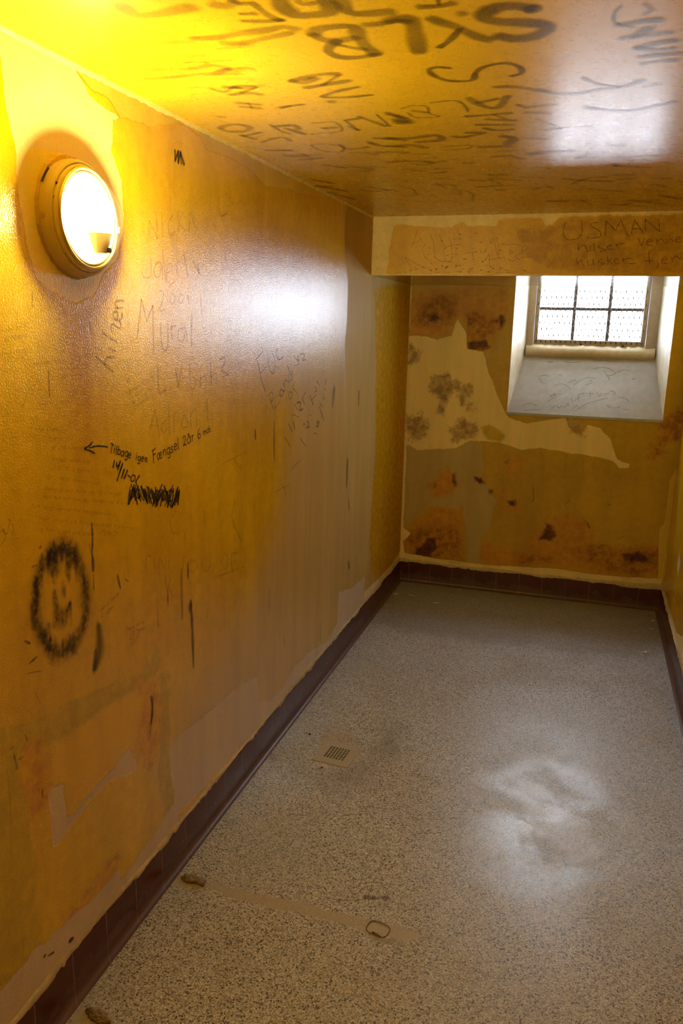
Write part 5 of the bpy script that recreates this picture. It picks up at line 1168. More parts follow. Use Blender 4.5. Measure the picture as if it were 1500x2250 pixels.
def tile_material():
    t = NT('oxblood_tile')
    sep = t.n('ShaderNodeSeparateXYZ'); t.l(t.co, sep.inputs[0])
    s = t.math('ADD', sep.outputs[0], sep.outputs[1])
    fr = t.math('FRACT', t.math('DIVIDE', s, 0.152))
    joint = t.math('LESS_THAN', t.math('ABSOLUTE', t.math('SUBTRACT', fr, 0.5)), 0.012)
    f = t.noise(20, 4, 0.6)
    col = t.mix(f, (0.050, 0.009, 0.008), (0.090, 0.018, 0.013))
    # grey film painted along the tile foot, imitating the light reflected there
    z = sep.outputs[2]
    foot_sheen = t.ramp(t.math('ADD', z, t.math('MULTIPLY', t.math('SUBTRACT', t.noise(9, 3, 0.6), 0.5), 0.14)), 0.075, 0.02)
    col = t.mix(t.math('MULTIPLY', foot_sheen, 0.40), col, (0.16, 0.125, 0.115))
    col = t.mix(t.math('MULTIPLY', joint, 0.7), col, (0.20, 0.15, 0.10))
    h = t.math('SUBTRACT', t.math('MULTIPLY', f, 0.3), t.math('MULTIPLY', joint, 0.6))
    return t.done(t.principled(col, t.fmix(foot_sheen, 0.22, 0.4), t.bump(h, 0.4, 0.002)))
M_TILE = tile_material()

def floor_material():
    t = NT('terrazzo')
    jit = t.n('ShaderNodeMixRGB'); jit.blend_type = 'ADD'; jit.inputs[0].default_value = 0.004
    nz = t.n('ShaderNodeTexNoise'); nz.inputs['Scale'].default_value = 160; t.l(t.co, nz.inputs['Vector'])
    t.l(t.co, jit.inputs[1]); t.l(nz.outputs['Color'], jit.inputs[2])
    def chips(scale):
        v = t.n('ShaderNodeTexVoronoi'); t.l(jit.outputs[0], v.inputs['Vector']); v.inputs['Scale'].default_value = scale
        sp = t.n('ShaderNodeSeparateColor'); t.l(v.outputs['Color'], sp.inputs[0])
        return v.outputs['Distance'], sp.outputs[0], sp.outputs[1]
    d1, r1, g1 = chips(150); d2, r2, g2 = chips(330)
    cr = t.n('ShaderNodeValToRGB'); t.l(r2, cr.inputs[0]); cr.color_ramp.interpolation = 'CONSTANT'
    els = [(0.0, (0.10, 0.105, 0.115)), (0.12, (0.26, 0.275, 0.305)), (0.40, (0.45, 0.475, 0.525)), (0.68, (0.57, 0.60, 0.66)), (0.88, (0.72, 0.75, 0.80))]
    while len(cr.color_ramp.elements) < len(els): cr.color_ramp.elements.new(0.5)
    for e, (p_, c_) in zip(cr.color_ramp.elements, els): e.position = p_; e.color = (*c_, 1)
    col = cr.outputs[0]
    darkchip = t.math('MULTIPLY', t.math('LESS_THAN', r1, 0.17), t.ramp(d1, 0.52, 0.40))
    col = t.mix(darkchip, col, (0.050, 0.042, 0.038))
    tanchip = t.math('MULTIPLY', t.math('GREATER_THAN', g1, 0.86), t.ramp(d1, 0.50, 0.38))
    col = t.mix(t.math('MULTIPLY', tanchip, 0.7), col, (0.44, 0.33, 0.20))
    edge_n = t.math('SUBTRACT', t.noise(9, 6, 0.62), 0.5)
    fine = t.noise(60, 4, 0.6)
    big = t.noise(1.3, 5, 0.6)
    col = t.mix(t.math('MULTIPLY', t.ramp(big, 0.42, 0.66), 0.30), col, (0.31, 0.325, 0.355))
    r = t.fmix(t.ramp(t.noise(3.2, 5, 0.65, dist=0.6), 0.38, 0.62), 0.46, 0.31)
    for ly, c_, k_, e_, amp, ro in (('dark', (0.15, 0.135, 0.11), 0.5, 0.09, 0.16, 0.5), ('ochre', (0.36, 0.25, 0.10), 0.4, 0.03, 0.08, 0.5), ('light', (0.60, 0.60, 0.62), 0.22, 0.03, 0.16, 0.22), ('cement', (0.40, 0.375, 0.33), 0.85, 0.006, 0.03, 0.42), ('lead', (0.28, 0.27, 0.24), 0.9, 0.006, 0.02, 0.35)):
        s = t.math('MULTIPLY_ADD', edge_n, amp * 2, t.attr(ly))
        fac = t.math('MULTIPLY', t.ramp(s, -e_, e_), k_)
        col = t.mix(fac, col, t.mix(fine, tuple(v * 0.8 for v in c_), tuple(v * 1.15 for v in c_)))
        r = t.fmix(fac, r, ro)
    h = t.math('ADD', t.math('MULTIPLY', t.noise(300, 2, 0.6), 0.4), t.math('MULTIPLY', t.noise(8, 3, 0.5), 1.2))
    return t.done(t.principled(col, r, t.bump(h, 0.25, 0.0015), spec=0.8))
M_FLOOR = floor_material()

def glass_material(name, gloss=0.10):
    t = NT(name)
    a = t.n('ShaderNodeBsdfTransparent'); b = t.n('ShaderNodeBsdfGlossy')
    b.inputs['Roughness'].default_value = 0.03
    m = t.n('ShaderNodeMixShader'); m.inputs[0].default_value = gloss
    t.l(a.outputs[0], m.inputs[1]); t.l(b.outputs[0], m.inputs[2])
    return t.done(m.outputs[0])
M_PANE = glass_material('window_glass', 0.06)
M_LENS = glass_material('lamp_glass', 0.08)

def bulb_material():
    t = NT('lit_bulb')
    e = t.n('ShaderNodeEmission'); e.inputs[0].default_value = BULB_COLOR; e.inputs[1].default_value = BULB_STRENGTH
    return t.done(e.outputs[0])
M_BULB = bulb_material()

def ink_material(name, color, rough=0.4, grain=0.5, gscale=300):
    t = NT(name)
    a = t.attr('ink')
    g = t.ramp(t.noise(gscale, 3, 0.7), 0.30, 0.62)
    a = t.math('MULTIPLY', a, t.math('MULTIPLY_ADD', g, grain, 1 - grain), clamp=True)
    tr = t.n('ShaderNodeBsdfTransparent')
    m = t.n('ShaderNodeMixShader')
    t.l(a, m.inputs[0]); t.l(tr.outputs[0], m.inputs[1]); t.l(t.principled(color, rough), m.inputs[2])
    return t.done(m.outputs[0])

# ------------------------------------------------------------------ room shell
def sdf(px, py, poly):
    P = np.array(poly, float).reshape(-1, 2) / 1000.0
    Q = np.roll(P, -1, axis=0)
    best = np.full(px.shape, 1e9); inside = np.zeros(px.shape, bool)
    for (ax, ay), (bx, by) in zip(P, Q):
        dx, dy = bx - ax, by - ay
        L2 = dx * dx + dy * dy + 1e-12
        tt = np.clip(((px - ax) * dx + (py - ay) * dy) / L2, 0, 1)
        best = np.minimum(best, (px - ax - tt * dx) ** 2 + (py - ay - tt * dy) ** 2)
        c = ((ay > py) != (by > py)) & (px < (bx - ax) * (py - ay) / (by - ay + 1e-12) + ax)
        inside ^= c
    d = np.sqrt(best)
    return np.where(inside, d, -d)

def axis_pts(segs):
    out = []
    for a, b, step in segs:
        n = max(1, int(round((b - a) / step)))
        out += [a + (b - a) * k / n for k in range(n)]
    return out + [segs[-1][1]]

def grid_surface(name, us, vs, place, mat, polys, layers, hole=None, flip=False):
    """a finely divided plane that carries one signed distance per paint layer on its vertices"""
    us, vs = np.array(us), np.array(vs)
    UU, VV = np.meshgrid(us, vs)
    u, v = UU.ravel(), VV.ravel()
    nu, nv = len(us), len(vs)
    i, j = np.meshgrid(np.arange(nu - 1), np.arange(nv - 1))
    i, j = i.ravel(), j.ravel()
    if hole:
        mu, mv = (us[i] + us[i + 1]) / 2, (vs[j] + vs[j + 1]) / 2
        keep = ~((mu > hole[0]) & (mu < hole[1]) & (mv > hole[2]) & (mv < hole[3]))
        i, j = i[keep], j[keep]
    a = j * nu + i
    quads = np.stack([a, a + 1, a + 1 + nu, a + nu], 1)
    if flip: quads = quads[:, ::-1]
    co = np.stack(place(u, v), 1)
    me = bpy.data.meshes.new(name)
    me.vertices.add(len(co)); me.vertices.foreach_set('co', co.astype(np.float32).ravel())
    me.loops.add(quads.size); me.loops.foreach_set('vertex_index', quads.astype(np.int32).ravel())
    me.polygons.add(len(quads)); me.polygons.foreach_set('loop_start', np.arange(0, quads.size, 4, dtype=np.int32))
    me.update(calc_edges=True)
    for ly in layers:
        val = np.full(u.shape, -0.5)
        for P in polys.get(ly, []):
            P2 = np.array(P, float).reshape(-1, 2) / 1000.0
            lo, hi = P2.min(0) - 0.3, P2.max(0) + 0.3
            sel = (u > lo[0]) & (u < hi[0]) & (v > lo[1]) & (v < hi[1])
            val[sel] = np.maximum(val[sel], sdf(u[sel], v[sel], P))
        at = me.attributes.new(ly, 'FLOAT', 'POINT')
        at.data.foreach_set('value', val.astype(np.float32))
    me.materials.append(mat)
    return tag(link(bpy.data.objects.new(name, me)), kind='structure')

Z = lambda a: np.zeros_like(a)
wall_left = grid_surface('wall_left', axis_pts([(FRONT, 1.1, 0.3), (1.1, LEN, 0.012)]), axis_pts([(0, HGT, 0.012)]),
                         lambda u, v: (Z(u), u, v), M_LEFT, POLYS['wl'], ['worn', 'dull', 'brown', 'olive', 'bright', 'amber', 'pale', 'cream', 'grey'])
wall_right = grid_surface('wall_right', axis_pts([(FRONT, 3.2, 0.3), (3.2, LEN, 0.015)]), axis_pts([(0, HGT, 0.015)]),
                          lambda u, v: (Z(u) + WID, u, v), M_RIGHT, POLYS['wr'], ['pale', 'cream', 'amber', 'grey'], flip=True)
wall_back = grid_surface('wall_back', axis_pts([(0, WX0, 0.0075), (WX0, WX1, 0.0075), (WX1, WID, 0.0075)]), axis_pts([(0, WZ0, 0.0075), (WZ0, ITOP, 0.0075), (ITOP, HGT, 0.05)]),
                         lambda u, v: (u, Z(u) + LEN, v), M_BACK, POLYS['wb'], ['plaster', 'orange', 'rust', 'dark', 'pale', 'cream', 'olive', 'mold'], hole=(WX0, WX1, WZ0, ITOP))
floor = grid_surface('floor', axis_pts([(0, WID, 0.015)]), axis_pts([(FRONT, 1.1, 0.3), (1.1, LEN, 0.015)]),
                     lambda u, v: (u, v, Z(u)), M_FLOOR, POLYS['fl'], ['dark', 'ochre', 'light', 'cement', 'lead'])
ceiling = tag(mesh_obj('ceiling', [(0, FRONT, HGT), (WID, FRONT, HGT), (WID, LEN, HGT), (0, LEN, HGT)], [(0, 1, 2, 3)], M_CEIL), kind='structure')
wall_front = tag(mesh_obj('wall_front', [(0, FRONT, 0), (WID, FRONT, 0), (WID, FRONT, HGT), (0, FRONT, HGT)], [(0, 1, 2, 3)], M_FRONT), kind='structure')

# dropped beam in front of the window: face and glossy underside
beam = tag(grid_surface('trim_1', axis_pts([(0, WID, 0.008)]), axis_pts([(SOF, HGT, 0.008)]),
                        lambda u, v: (u, Z(u) + BEAMY, v), M_BEAM, POLYS['bm'], ['paint', 'brown']), 'ceiling beam across the cell')
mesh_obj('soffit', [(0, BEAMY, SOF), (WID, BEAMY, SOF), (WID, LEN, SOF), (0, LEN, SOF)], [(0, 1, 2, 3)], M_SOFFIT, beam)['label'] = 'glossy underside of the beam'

# tiled baseboards with a small cove foot
def baseboard(name, p0, p1, n):
    p0, p1, n = Vector(p0), Vector(p1), Vector(n)
    prof = [(0.0, TILE), (0.004, TILE - 0.001), (0.005, TILE - 0.004), (0.005, 0.022)]
    prof += [(0.005 + 0.022 * (1 - math.cos(a)), 0.022 * (1 - math.sin(a))) for a in [math.pi / 2 * k / 6 for k in range(1, 7)]]
    prof += [(0.027, 0.0004)]
    bm = bmesh.new()
    m = max(2, int((p1 - p0).length / 0.05))
    rows = []
    for k in range(m + 1):
        q = p0.lerp(p1, k / m)
        rows.append([bm.verts.new(q + n * o + Vector((0, 0, z))) for o, z in prof])
    for a, b in zip(rows, rows[1:]):
        for k in range(len(prof) - 1): bm.faces.new((a[k], b[k], b[k + 1], a[k + 1]))
    o = tag(bm_obj(name, bm, M_TILE, auto=50), kind='structure')
    return o
baseboard('baseboard_left', (0, FRONT, 0), (0, LEN, 0), (1, 0, 0))
baseboard('baseboard_right', (WID, FRONT, 0), (WID, LEN, 0), (-1, 0, 0))
baseboard('baseboard_back', (0, LEN, 0), (WID, LEN, 0), (0, -1, 0))

# ragged plaster lip left standing on the tiles
def lip(name, p0, p1, n, hmean, seed, thick=0.011):
    R = random.Random(seed)
    p0, p1, n = Vector(p0), Vector(p1), Vector(n)
    ln = (p1 - p0).length
    m = int(ln / 0.012)
    def walk(lo, hi, s, st):
        out = [s]
        for _ in range(m):
            s += R.uniform(-st, st); s = min(hi, max(lo, s)); out.append(s)
        return out
    top, bot, th = walk(hmean * 0.5, hmean * 1.5, hmean, 0.004), walk(-0.011, 0.001, -0.003, 0.004), walk(thick * 0.5, thick * 1.3, thick, 0.0018)
    bm = bmesh.new(); rows = []
    for k in range(m + 1):
        q = p0.lerp(p1, k / m) + Vector((0, 0, TILE))
        t_ = th[k]
        rows.append([bm.verts.new(q + n * o + Vector((0, 0, z))) for o, z in ((-0.002, bot[k]), (t_ * 0.8, bot[k]), (t_, bot[k] + 0.004), (t_ * 0.9, top[k] * 0.35), (t_ * 0.35, top[k] * 0.75), (-0.002, top[k]))])
    for a, b in zip(rows, rows[1:]):
        for k in range(5): bm.faces.new((a[k], b[k], b[k + 1], a[k + 1]))
    return tag(bm_obj(name, bm, M_LIP, smooth=True), kind='structure')
lip('trim_2', (0, 0.9, 0), (0, LEN, 0), (1, 0, 0), 0.017, 11, 0.006)
lip('trim_3', (0, LEN, 0), (WID, LEN, 0), (0, -1, 0), 0.026, 12, 0.007)
lip('trim_4', (WID, 3.0, 0), (WID, LEN, 0), (-1, 0, 0), 0.018, 13, 0.006)
# old plaster ridge along the ceiling joint of the left wall
def ridge(name):
    R = random.Random(4); bm = bmesh.new(); rows = []
    m = 260
    for k in range(m + 1):
        y = 1.0 + (BEAMY - 1.0) * k / m
        a = 0.004 + R.uniform(0, 0.003); b = 0.006 + R.uniform(0, 0.006)
        rows.append([bm.verts.new((x, y, HGT - z)) for x, z in ((-0.001, b), (a * 0.7, b * 0.6), (a, 0.001 + R.uniform(0, 0.001)), (a * 1.4, -0.001))])
    for a, b in zip(rows, rows[1:]):
        for k in range(3): bm.faces.new((a[k], b[k], b[k + 1], a[k + 1]))
    return tag(bm_obj(name, bm, plain('joint_plaster', (0.66, 0.52, 0.16), 0.5, var=0.3, scale=20), smooth=True), kind='structure')
ridge('trim_5')

# ------------------------------------------------------------------ window
win = tag(empty('window_1', ((WX0 + WX1) / 2, LEN, WZ0)), kind='structure')
def wpart(o, label=None):
    o.parent = win
    o.matrix_parent_inverse = Matrix.Translation(win.location).inverted()
    if label: o['label'] = label
    return o
YB = LEN + RECESS
def quad_grid(a, b, c, d, n=14, wob=0.0, seed=1):
    R = random.Random(seed)
    a, b, c, d = map(Vector, (a, b, c, d)); bm = bmesh.new(); g = []
    nrm = (b - a).cross(d - a).normalized()
    for j in range(n + 1):
        row = []
        for i in range(n + 1):
            p = a.lerp(b, i / n).lerp(d.lerp(c, i / n), j / n)
            if 0 < i < n and 0 < j < n: p = p + nrm * R.uniform(-wob, wob)
            row.append(bm.verts.new(p))
        g.append(row)
    for j in range(n):
        for i in range(n): bm.faces.new((g[j][i], g[j][i + 1], g[j + 1][i + 1], g[j + 1][i]))
    return bm
wpart(bm_obj('jamb', quad_grid((WX0, LEN, WZ0 - 0.03), (IX0, YB + 0.01, IZ0 - 0.03), (IX0, YB + 0.01, ITOP), (WX0, LEN, ITOP), wob=0.0015), M_REVEAL, smooth=True), 'whitewashed recess side, left of the panes')
wpart(bm_obj('jamb', quad_grid((WX1, LEN, WZ0 - 0.03), (IX1, YB + 0.01, IZ0 - 0.03), (IX1, YB + 0.01, ITOP), (WX1, LEN, ITOP), wob=0.0015, seed=2), M_REVEAL, smooth=True), 'whitewashed recess side, right of the panes')
wpart(bm_obj('recess_top', quad_grid((WX0, LEN, ITOP), (WX1, LEN, ITOP), (IX1, YB, ITOP), (IX0, YB, ITOP)), M_REVEAL, smooth=True))
sill = wpart(bm_obj('sill', quad_grid((WX0 - 0.004, LEN - 0.006, WZ0 - 0.004), (WX1 + 0.004, LEN - 0.006, WZ0 - 0.004), (IX1 + 0.006, YB + 0.004, IZ0 + 0.006), (IX0 - 0.006, YB + 0.004, IZ0 + 0.006), n=24, wob=0.0008), M_SILL, smooth=True), 'steep grey sill covered in scribbles')
bm = bmesh.new(); box(bm, WX0 - 0.002, WX1 + 0.002, LEN - 0.007, LEN + 0.02, WZ0 - 0.022, WZ0 - 0.003, 0.003)
wpart(bm_obj('sill_edge', bm, M_SILL))
# rounded plaster ledge below the frame
bm = bmesh.new()
rows = []
R = random.Random(6)
for k in range(41):
    x = IX0 + (IX1 - IX0) * k / 40
    w1, w2 = R.uniform(-.003, .003), R.uniform(-.004, .004)
    rows.append([bm.verts.new((x, YB - 0.005 - o + w1, IZ0 + z + w2)) for o, z in ((0.006, -0.012), (0.030, 0.000), (0.036, 0.018), (0.026, 0.045), (0.0, 0.064), (-0.02, 0.066))])
for a, b in zip(rows, rows[1:]):
    for k in range(5): bm.faces.new((a[k], b[k], b[k + 1], a[k + 1]))
wpart(bm_obj('ledge', bm, plain('ledge_plaster', (0.55, 0.45, 0.27), 0.6, var=0.25, bump=0.6), smooth=True))
# outer frame and inner casement
GX0, GX1, GZ0, GZ1 = 0.811, 1.453, 1.688, 2.070
bm = bmesh.new()
box(bm, IX0 - 0.01, 0.783, YB - 0.012, YB + 0.07, IZ0, ITOP + 0.01, 0.004)
box(bm, 1.484, IX1 + 0.01, YB - 0.012, YB + 0.07, IZ0, ITOP + 0.01, 0.004)
box(bm, 0.783, 1.484, YB - 0.012, YB + 0.07, GZ1 + 0.03, ITOP + 0.01, 0.004)
box(bm, 0.783, 1.484, YB - 0.006, YB + 0.07, IZ0, 1.646, 0.004)
wpart(bm_obj('window_frame', bm, M_FRAME))
bm = bmesh.new()
box(bm, 0.785, GX0, YB, YB + 0.045, 1.650, GZ1 + 0.028, 0.003)
box(bm, GX1, 1.482, YB, YB + 0.045, 1.650, GZ1 + 0.028, 0.003)
box(bm, GX0, GX1, YB, YB + 0.045, 1.650, GZ0, 0.003)
box(bm, GX0, GX1, YB, YB + 0.045, GZ1, GZ1 + 0.028, 0.003)
wpart(bm_obj('casement', bm, M_FRAME))
BX = [1.030, 1.247]; BZ = 1.886
for x in BX:
    bm = bmesh.new(); box(bm, x - 0.0105, x + 0.0105, YB + 0.008, YB + 0.036, GZ0, GZ1, 0.002); wpart(bm_obj('glazing_bar', bm, M_BAR))
bm = bmesh.new(); box(bm, GX0, GX1, YB + 0.012, YB + 0.034, BZ - 0.010, BZ + 0.010, 0.002); wpart(bm_obj('glazing_bar', bm, M_BAR))
xs = [GX0] + BX + [GX1]
for i in range(3):
    for z0, z1 in ((GZ0, BZ), (BZ, GZ1)):
        bm = bmesh.new(); box(bm, xs[i] + 0.004, xs[i + 1] - 0.004, YB + 0.022, YB + 0.025, z0 + 0.004, z1 - 0.004); wpart(bm_obj('pane', bm, M_PANE))
for x in (1.090, 1.349):
    bm = bmesh.new(); lathe(bm, [(0.0005, -0.007), (0.006, -0.006), (0.0075, 0.0), (0.0075, 0.003)], 14, 'y', (x, YB, 1.660), True, True)
    wpart(bm_obj('bolt', bm, M_BOLT, smooth=True), 'black bolt head')
# hexagonal wire netting stretched over the panes
bm = bmesh.new()
PX, PZ = 0.0315, 0.040
yw = YB - 0.004
j = 0; z = GZ0 - 0.012
while z < GZ1 + 0.01:
    off = (j % 2) * PX / 2
    k = 0
    while True:
        x = GX0 - 0.010 + off + k * PX
        if x > GX1 + 0.010: break
        tw = 0.0085
        pts = [(x + 0.0004 * (-1) ** q, yw, z - tw + 2 * tw * q / 4) for q in range(5)]
        tube(bm, pts, 0.0040, 6)
        zt = z + tw; zn = z + PZ - tw
        for s in (-1, 1):
            if GX0 - 0.014 < x + s * PX / 2 < GX1 + 0.014 and zn < GZ1 + 0.012:
                tube(bm, [(x, yw, zt), (x + s * PX / 2, yw, zn)], 0.0009, 4)
        k += 1
    j += 1; z += PZ
wpart(bm_obj('wire_netting', bm, M_WIRE, smooth=True), 'hexagonal wire netting over the panes')

# ------------------------------------------------------------------ writing and stains on the surfaces
G = '''
a 5|4.6,5 3,6 1,5 .4,3 1,.6 2.4,0 4,1.2 4.6,5;4.6,5.6 4.5,1.4 5.4,.2
b 5|.8,10 .7,0;.7,4 2.4,6 4.4,5 4.8,2.8 3.6,.3 1.8,0 .7,1.2
c 4.6|4.2,5 2.8,6 1,5 .5,2.8 1.4,.4 3,0 4.4,1
d 5|4.6,10 4.7,0;4.6,4.4 3,6 1,5 .4,2.8 1.2,.3 3,0 4.6,1.6
e 4.8|.6,3 4.4,3.6 3.8,5.6 2.2,6 .8,4.6 .5,2.2 1.6,.2 3.2,0 4.6,1
f 3.6|3.8,9.2 2.6,10 1.6,8.6 1.6,0 1.5,-3;.2,5.8 3.4,5.8
g 5|4.5,5 3,6 1,5 .4,3 1.2,.7 2.6,.3 4.4,2;4.6,5.8 4.6,-2 3,-3.6 .8,-3
h 5|.8,10 .7,0;.7,3.6 2.2,5.8 3.8,5.6 4.3,3.6 4.4,0
i 2|1,6 1,0;1,8 1.1,8.5
j 2.6|1.8,6 1.8,-2 .8,-3.4 -.4,-2.8;1.8,8 1.9,8.5
k 4.6|.8,10 .7,0;4,5.8 .8,2.6;1.8,3.4 4.4,0
l 2|1,10 1,.6 1.6,0
m 7.4|.7,6 .7,0;.7,3.8 2,5.8 3.4,5.4 3.7,0;3.7,3.8 5,5.8 6.3,5.4 6.7,0
n 5|.7,6 .7,0;.7,3.6 2.2,5.8 3.8,5.5 4.3,3.6 4.4,0
o 5|2.6,6 1,5 .4,3 1.2,.5 2.6,0 4.2,1 4.8,3.2 4,5.4 2.6,6
p 5|.8,6 .7,-3.6;.7,4 2.4,6 4.4,5 4.8,2.8 3.6,.3 1.8,0 .7,1.2
r 3.8|.8,6 .7,0;.7,3.4 1.8,5.4 3.4,5.8
s 4.2|3.8,5.2 2.2,6 .8,5 1.4,3.4 3.4,2.4 3.6,.8 2,0 .4,.8
t 3.2|1.6,9 1.5,1 2.4,0 3.2,.6;.2,6 3.2,6.2
u 5|.8,6 .7,2 1.6,.2 3,.2 4.3,2;4.4,6 4.5,0
v 4.4|.4,6 2.2,0;2.2,0 4.2,6
w 6.4|.4,6 1.8,0;1.8,0 3.2,5;3.2,5 4.6,0;4.6,0 6,6
x 4.4|.4,6 4.2,0;4,6 .4,0
y 4.6|.5,6 2.4,.6;4.2,6 2,-2 .4,-3.4
z 4.4|.5,6 4,6 .5,0 4.2,0
å 5|4.6,5 3,6 1,5 .4,3 1,.6 2.4,0 4,1.2 4.6,5;4.6,5.6 4.5,1.4 5.2,0;2.6,7.2 3.6,8.2 2.6,9.4 1.7,8.2 2.6,7.2
æ 7.4|3.8,5 2.4,6 .8,5 .4,3 1,.6 2.2,0 3.6,1.4 3.8,5;3.9,3 7,3.6 6.4,5.6 5,6 3.9,4.4 3.9,2 5,.2 6.4,0 7.2,1
ø 5|2.6,6 1,5 .4,3 1.2,.5 2.6,0 4.2,1 4.8,3.2 4,5.4 2.6,6;.2,-.6 5,6.6
A 6|.3,0 2.9,10;2.9,10 5.6,0;1.2,3.6 4.6,3.6
B 5.6|.7,10 .7,0;.7,10 3.4,10 4.4,8.6 3.8,6 .7,5.4;.7,5.4 4,5.2 5.2,3 4,.4 .7,0
C 5.6|5,8.4 3.4,10 1.2,8.4 .5,5 1.4,1.2 3.4,0 5.2,1.4
E 5|.7,10 .7,0;.7,10 4.6,10;.7,5.2 4,5.2;.7,0 4.6,0
F 5|.9,9 .5,-2.2;-.4,9.4 3,9.6 4.8,10.4;.7,5 4.4,5.4
G 6|5.2,8.4 3.4,10 1.2,8.4 .5,5 1.4,1.2 3.4,0 5.2,1.6 5.2,4.4 3.4,4.4
H 6|.7,10 .7,0;5.2,10 5.2,0;.7,5 5.2,5
J 5|3.6,10 3.8,2 2.4,0 .6,1.4
M 7|.5,0 1,10;1,10 3.4,3;3.4,3 5.8,10;5.8,10 6.3,0
N 6|.7,0 .7,10;.7,10 5,0;5,0 5.2,10
O 6|3,10 1,8 .5,5 1.2,1.4 3,0 5,1.8 5.5,5 4.8,8.4 3,10
S 5|4.6,8.6 2.6,10 .8,8 1.6,6 3.8,4.4 4.4,2 2.6,0 .4,1
T 5|2.6,9.6 2.6,0;.2,9.8 1.6,10.6 5,9.4
V 5.4|.4,10 2.6,0;2.6,0 5,10
0 5|2.5,10 .9,8 .5,5 1,1.6 2.5,0 4.1,1.8 4.5,5 4,8.4 2.5,10
1 2.6|1.4,10 1.2,0
2 5|.6,8 1.6,10 3.6,9.6 4,7.4 2.4,3.4 .4,.2;.4,.2 2.2,.8 4.8,0
3 5|.6,9 2.4,10 4,8.4 3.2,6 1.8,5.4;1.8,5.4 4.2,4.2 4.2,1.6 2.4,0 .4,1
4 5|3.6,0 3.8,10;.6,10 .4,5 2,4 4.6,4.6
6 5|3.8,10 1.6,8 .5,4 1,.8 2.6,0 4.4,1.4 4.2,4 2.4,5 .8,3.4
7 5|.4,9.6 4.6,9.8 2,0
9 5|4.2,8 2.6,10 .8,8.6 .8,6.4 2.6,5.2 4.2,7 4.3,9 4,0
. 2|1,.2 1.2,.5
, 2|1,.4 .7,-1
- 4|.5,4 3.4,3.8
/ 4|4,11 .2,-2
! 2|1,10 1,3;1,.2 1.1,.6
'''
GLYPH = {}
for ln in G.strip().split('\n'):
    ch, rest = ln[0], ln[2:]
    adv, st = rest.split('|')
    GLYPH[ch] = (float(adv), [[tuple(map(float, q.split(','))) for q in s.split()] for s in st.split(';')])

def spline(pts, step):
    if len(pts) < 3:
        a, b = np.array(pts[0], float), np.array(pts[-1], float)
        n = max(3, min(12, int(np.hypot(*(b - a)) / step / 2) + 2))
        return [a + (b - a) * k / n for k in range(n + 1)]
    P = [np.array(q, float) for q in pts]
    closed = np.hypot(*(P[0] - P[-1])) < 1e-6
    ext = ([P[-2]] + P + [P[1]]) if closed else ([2 * P[0] - P[1]] + P + [2 * P[-1] - P[-2]])
    out = []
    for i in range(1, len(ext) - 2):
        p0, p1, p2, p3 = ext[i - 1:i + 3]
        n = max(2, min(14, int(np.hypot(*(p2 - p1)) / step) + 1))
        for k in range(n):
            t_ = k / n
            out.append(0.5 * (2 * p1 + (p2 - p0) * t_ + (2 * p0 - 5 * p1 + 4 * p2 - p3) * t_ ** 2 + (3 * p1 - p0 - 3 * p2 + p3) * t_ ** 3))
    out.append(P[-1])
    return out

SLN = Vector((0, -(1.589 - 1.230), RECESS)).normalized()
SLD = Vector((0, RECESS, 1.589 - 1.230)).normalized()
def place_on(s, u, v, h):
    if s == 'wl': return (h, u, v)
    if s == 'wr': return (WID - h, u, v)
    if s == 'cl': return (u, v, HGT - h)
    if s == 'fl': return (u, v, h)
    if s == 'wb': return (u, LEN - h, v)
    if s == 'bm': return (u, BEAMY - h, v)
    if s == 'sl': return tuple(Vector((u, LEN - 0.006 * max(0, 1 - v / 0.45), WZ0)) + SLD * v + SLN * (h + 0.001))

class Ribbons:
    def __init__(self): self.v = []; self.f = []; self.a = []; self.k = 0
    def add(self, s, pts, w, al, soft, taper, R):
        if len(pts) < 2: return
        P = spline(pts, max(2.0, w * 0.6))
        n = len(P)
        # extend ends so that the fade does not eat the stroke
        d0 = P[0] - P[1]; d1 = P[-1] - P[-2]
        e = w * 0.45
        P = [P[0] + d0 / (np.hypot(*d0) + 1e-9) * e] + P + [P[-1] + d1 / (np.hypot(*d1) + 1e-9) * e]
        n = len(P)
        h = 0.0006 + (self.k % 160) * 4e-6; self.k += 1
        base = len(self.v)
        ph = R.uniform(0, 6.28)
        for i, q in enumerate(P):
            t_ = P[min(i + 1, n - 1)] - P[max(i - 1, 0)]
            t_ = t_ / (np.hypot(*t_) + 1e-9)
            nn = np.array([-t_[1], t_[0]])
            ww = w * (1 + 0.14 * math.sin(ph + i * 0.9))
            x = i / (n - 1)
            if taper: ww *= max(0.15, math.sin(math.pi * (0.12 + 0.76 * x)) ** 0.8)
            end = i in (0, n - 1)
            if end: ww *= 0.55
            aa = 0.0 if end else al * (1 - 0.25 * abs(math.sin(ph * 1.7 + i * 0.37)))
            hw = ww / 2
            outer = hw * (1 + soft * 0.35); inner = hw * (1 - soft)
            for off, a_ in ((-outer, 0), (-inner, aa), (0, aa), (inner, aa), (outer, 0)):
                u, v = q + nn * off
                self.v.append(place_on(s, u / 1000, v / 1000, h)); self.a.append(a_)
        for i in range(n - 1):
            for k in range(4):
                b = base + i * 5 + k
                self.f.append((b, b + 1, b + 6, b + 5))
    def build(self, name, mat, parent):
        o = mesh_obj(name, self.v, self.f, mat, None)
        at = o.data.attributes.new('ink', 'FLOAT', 'POINT')
        at.data.foreach_set('value', np.array(self.a, np.float32))
        o.parent = parent
        o.matrix_parent_inverse = Matrix.Translation(parent.location).inverted()
        return o

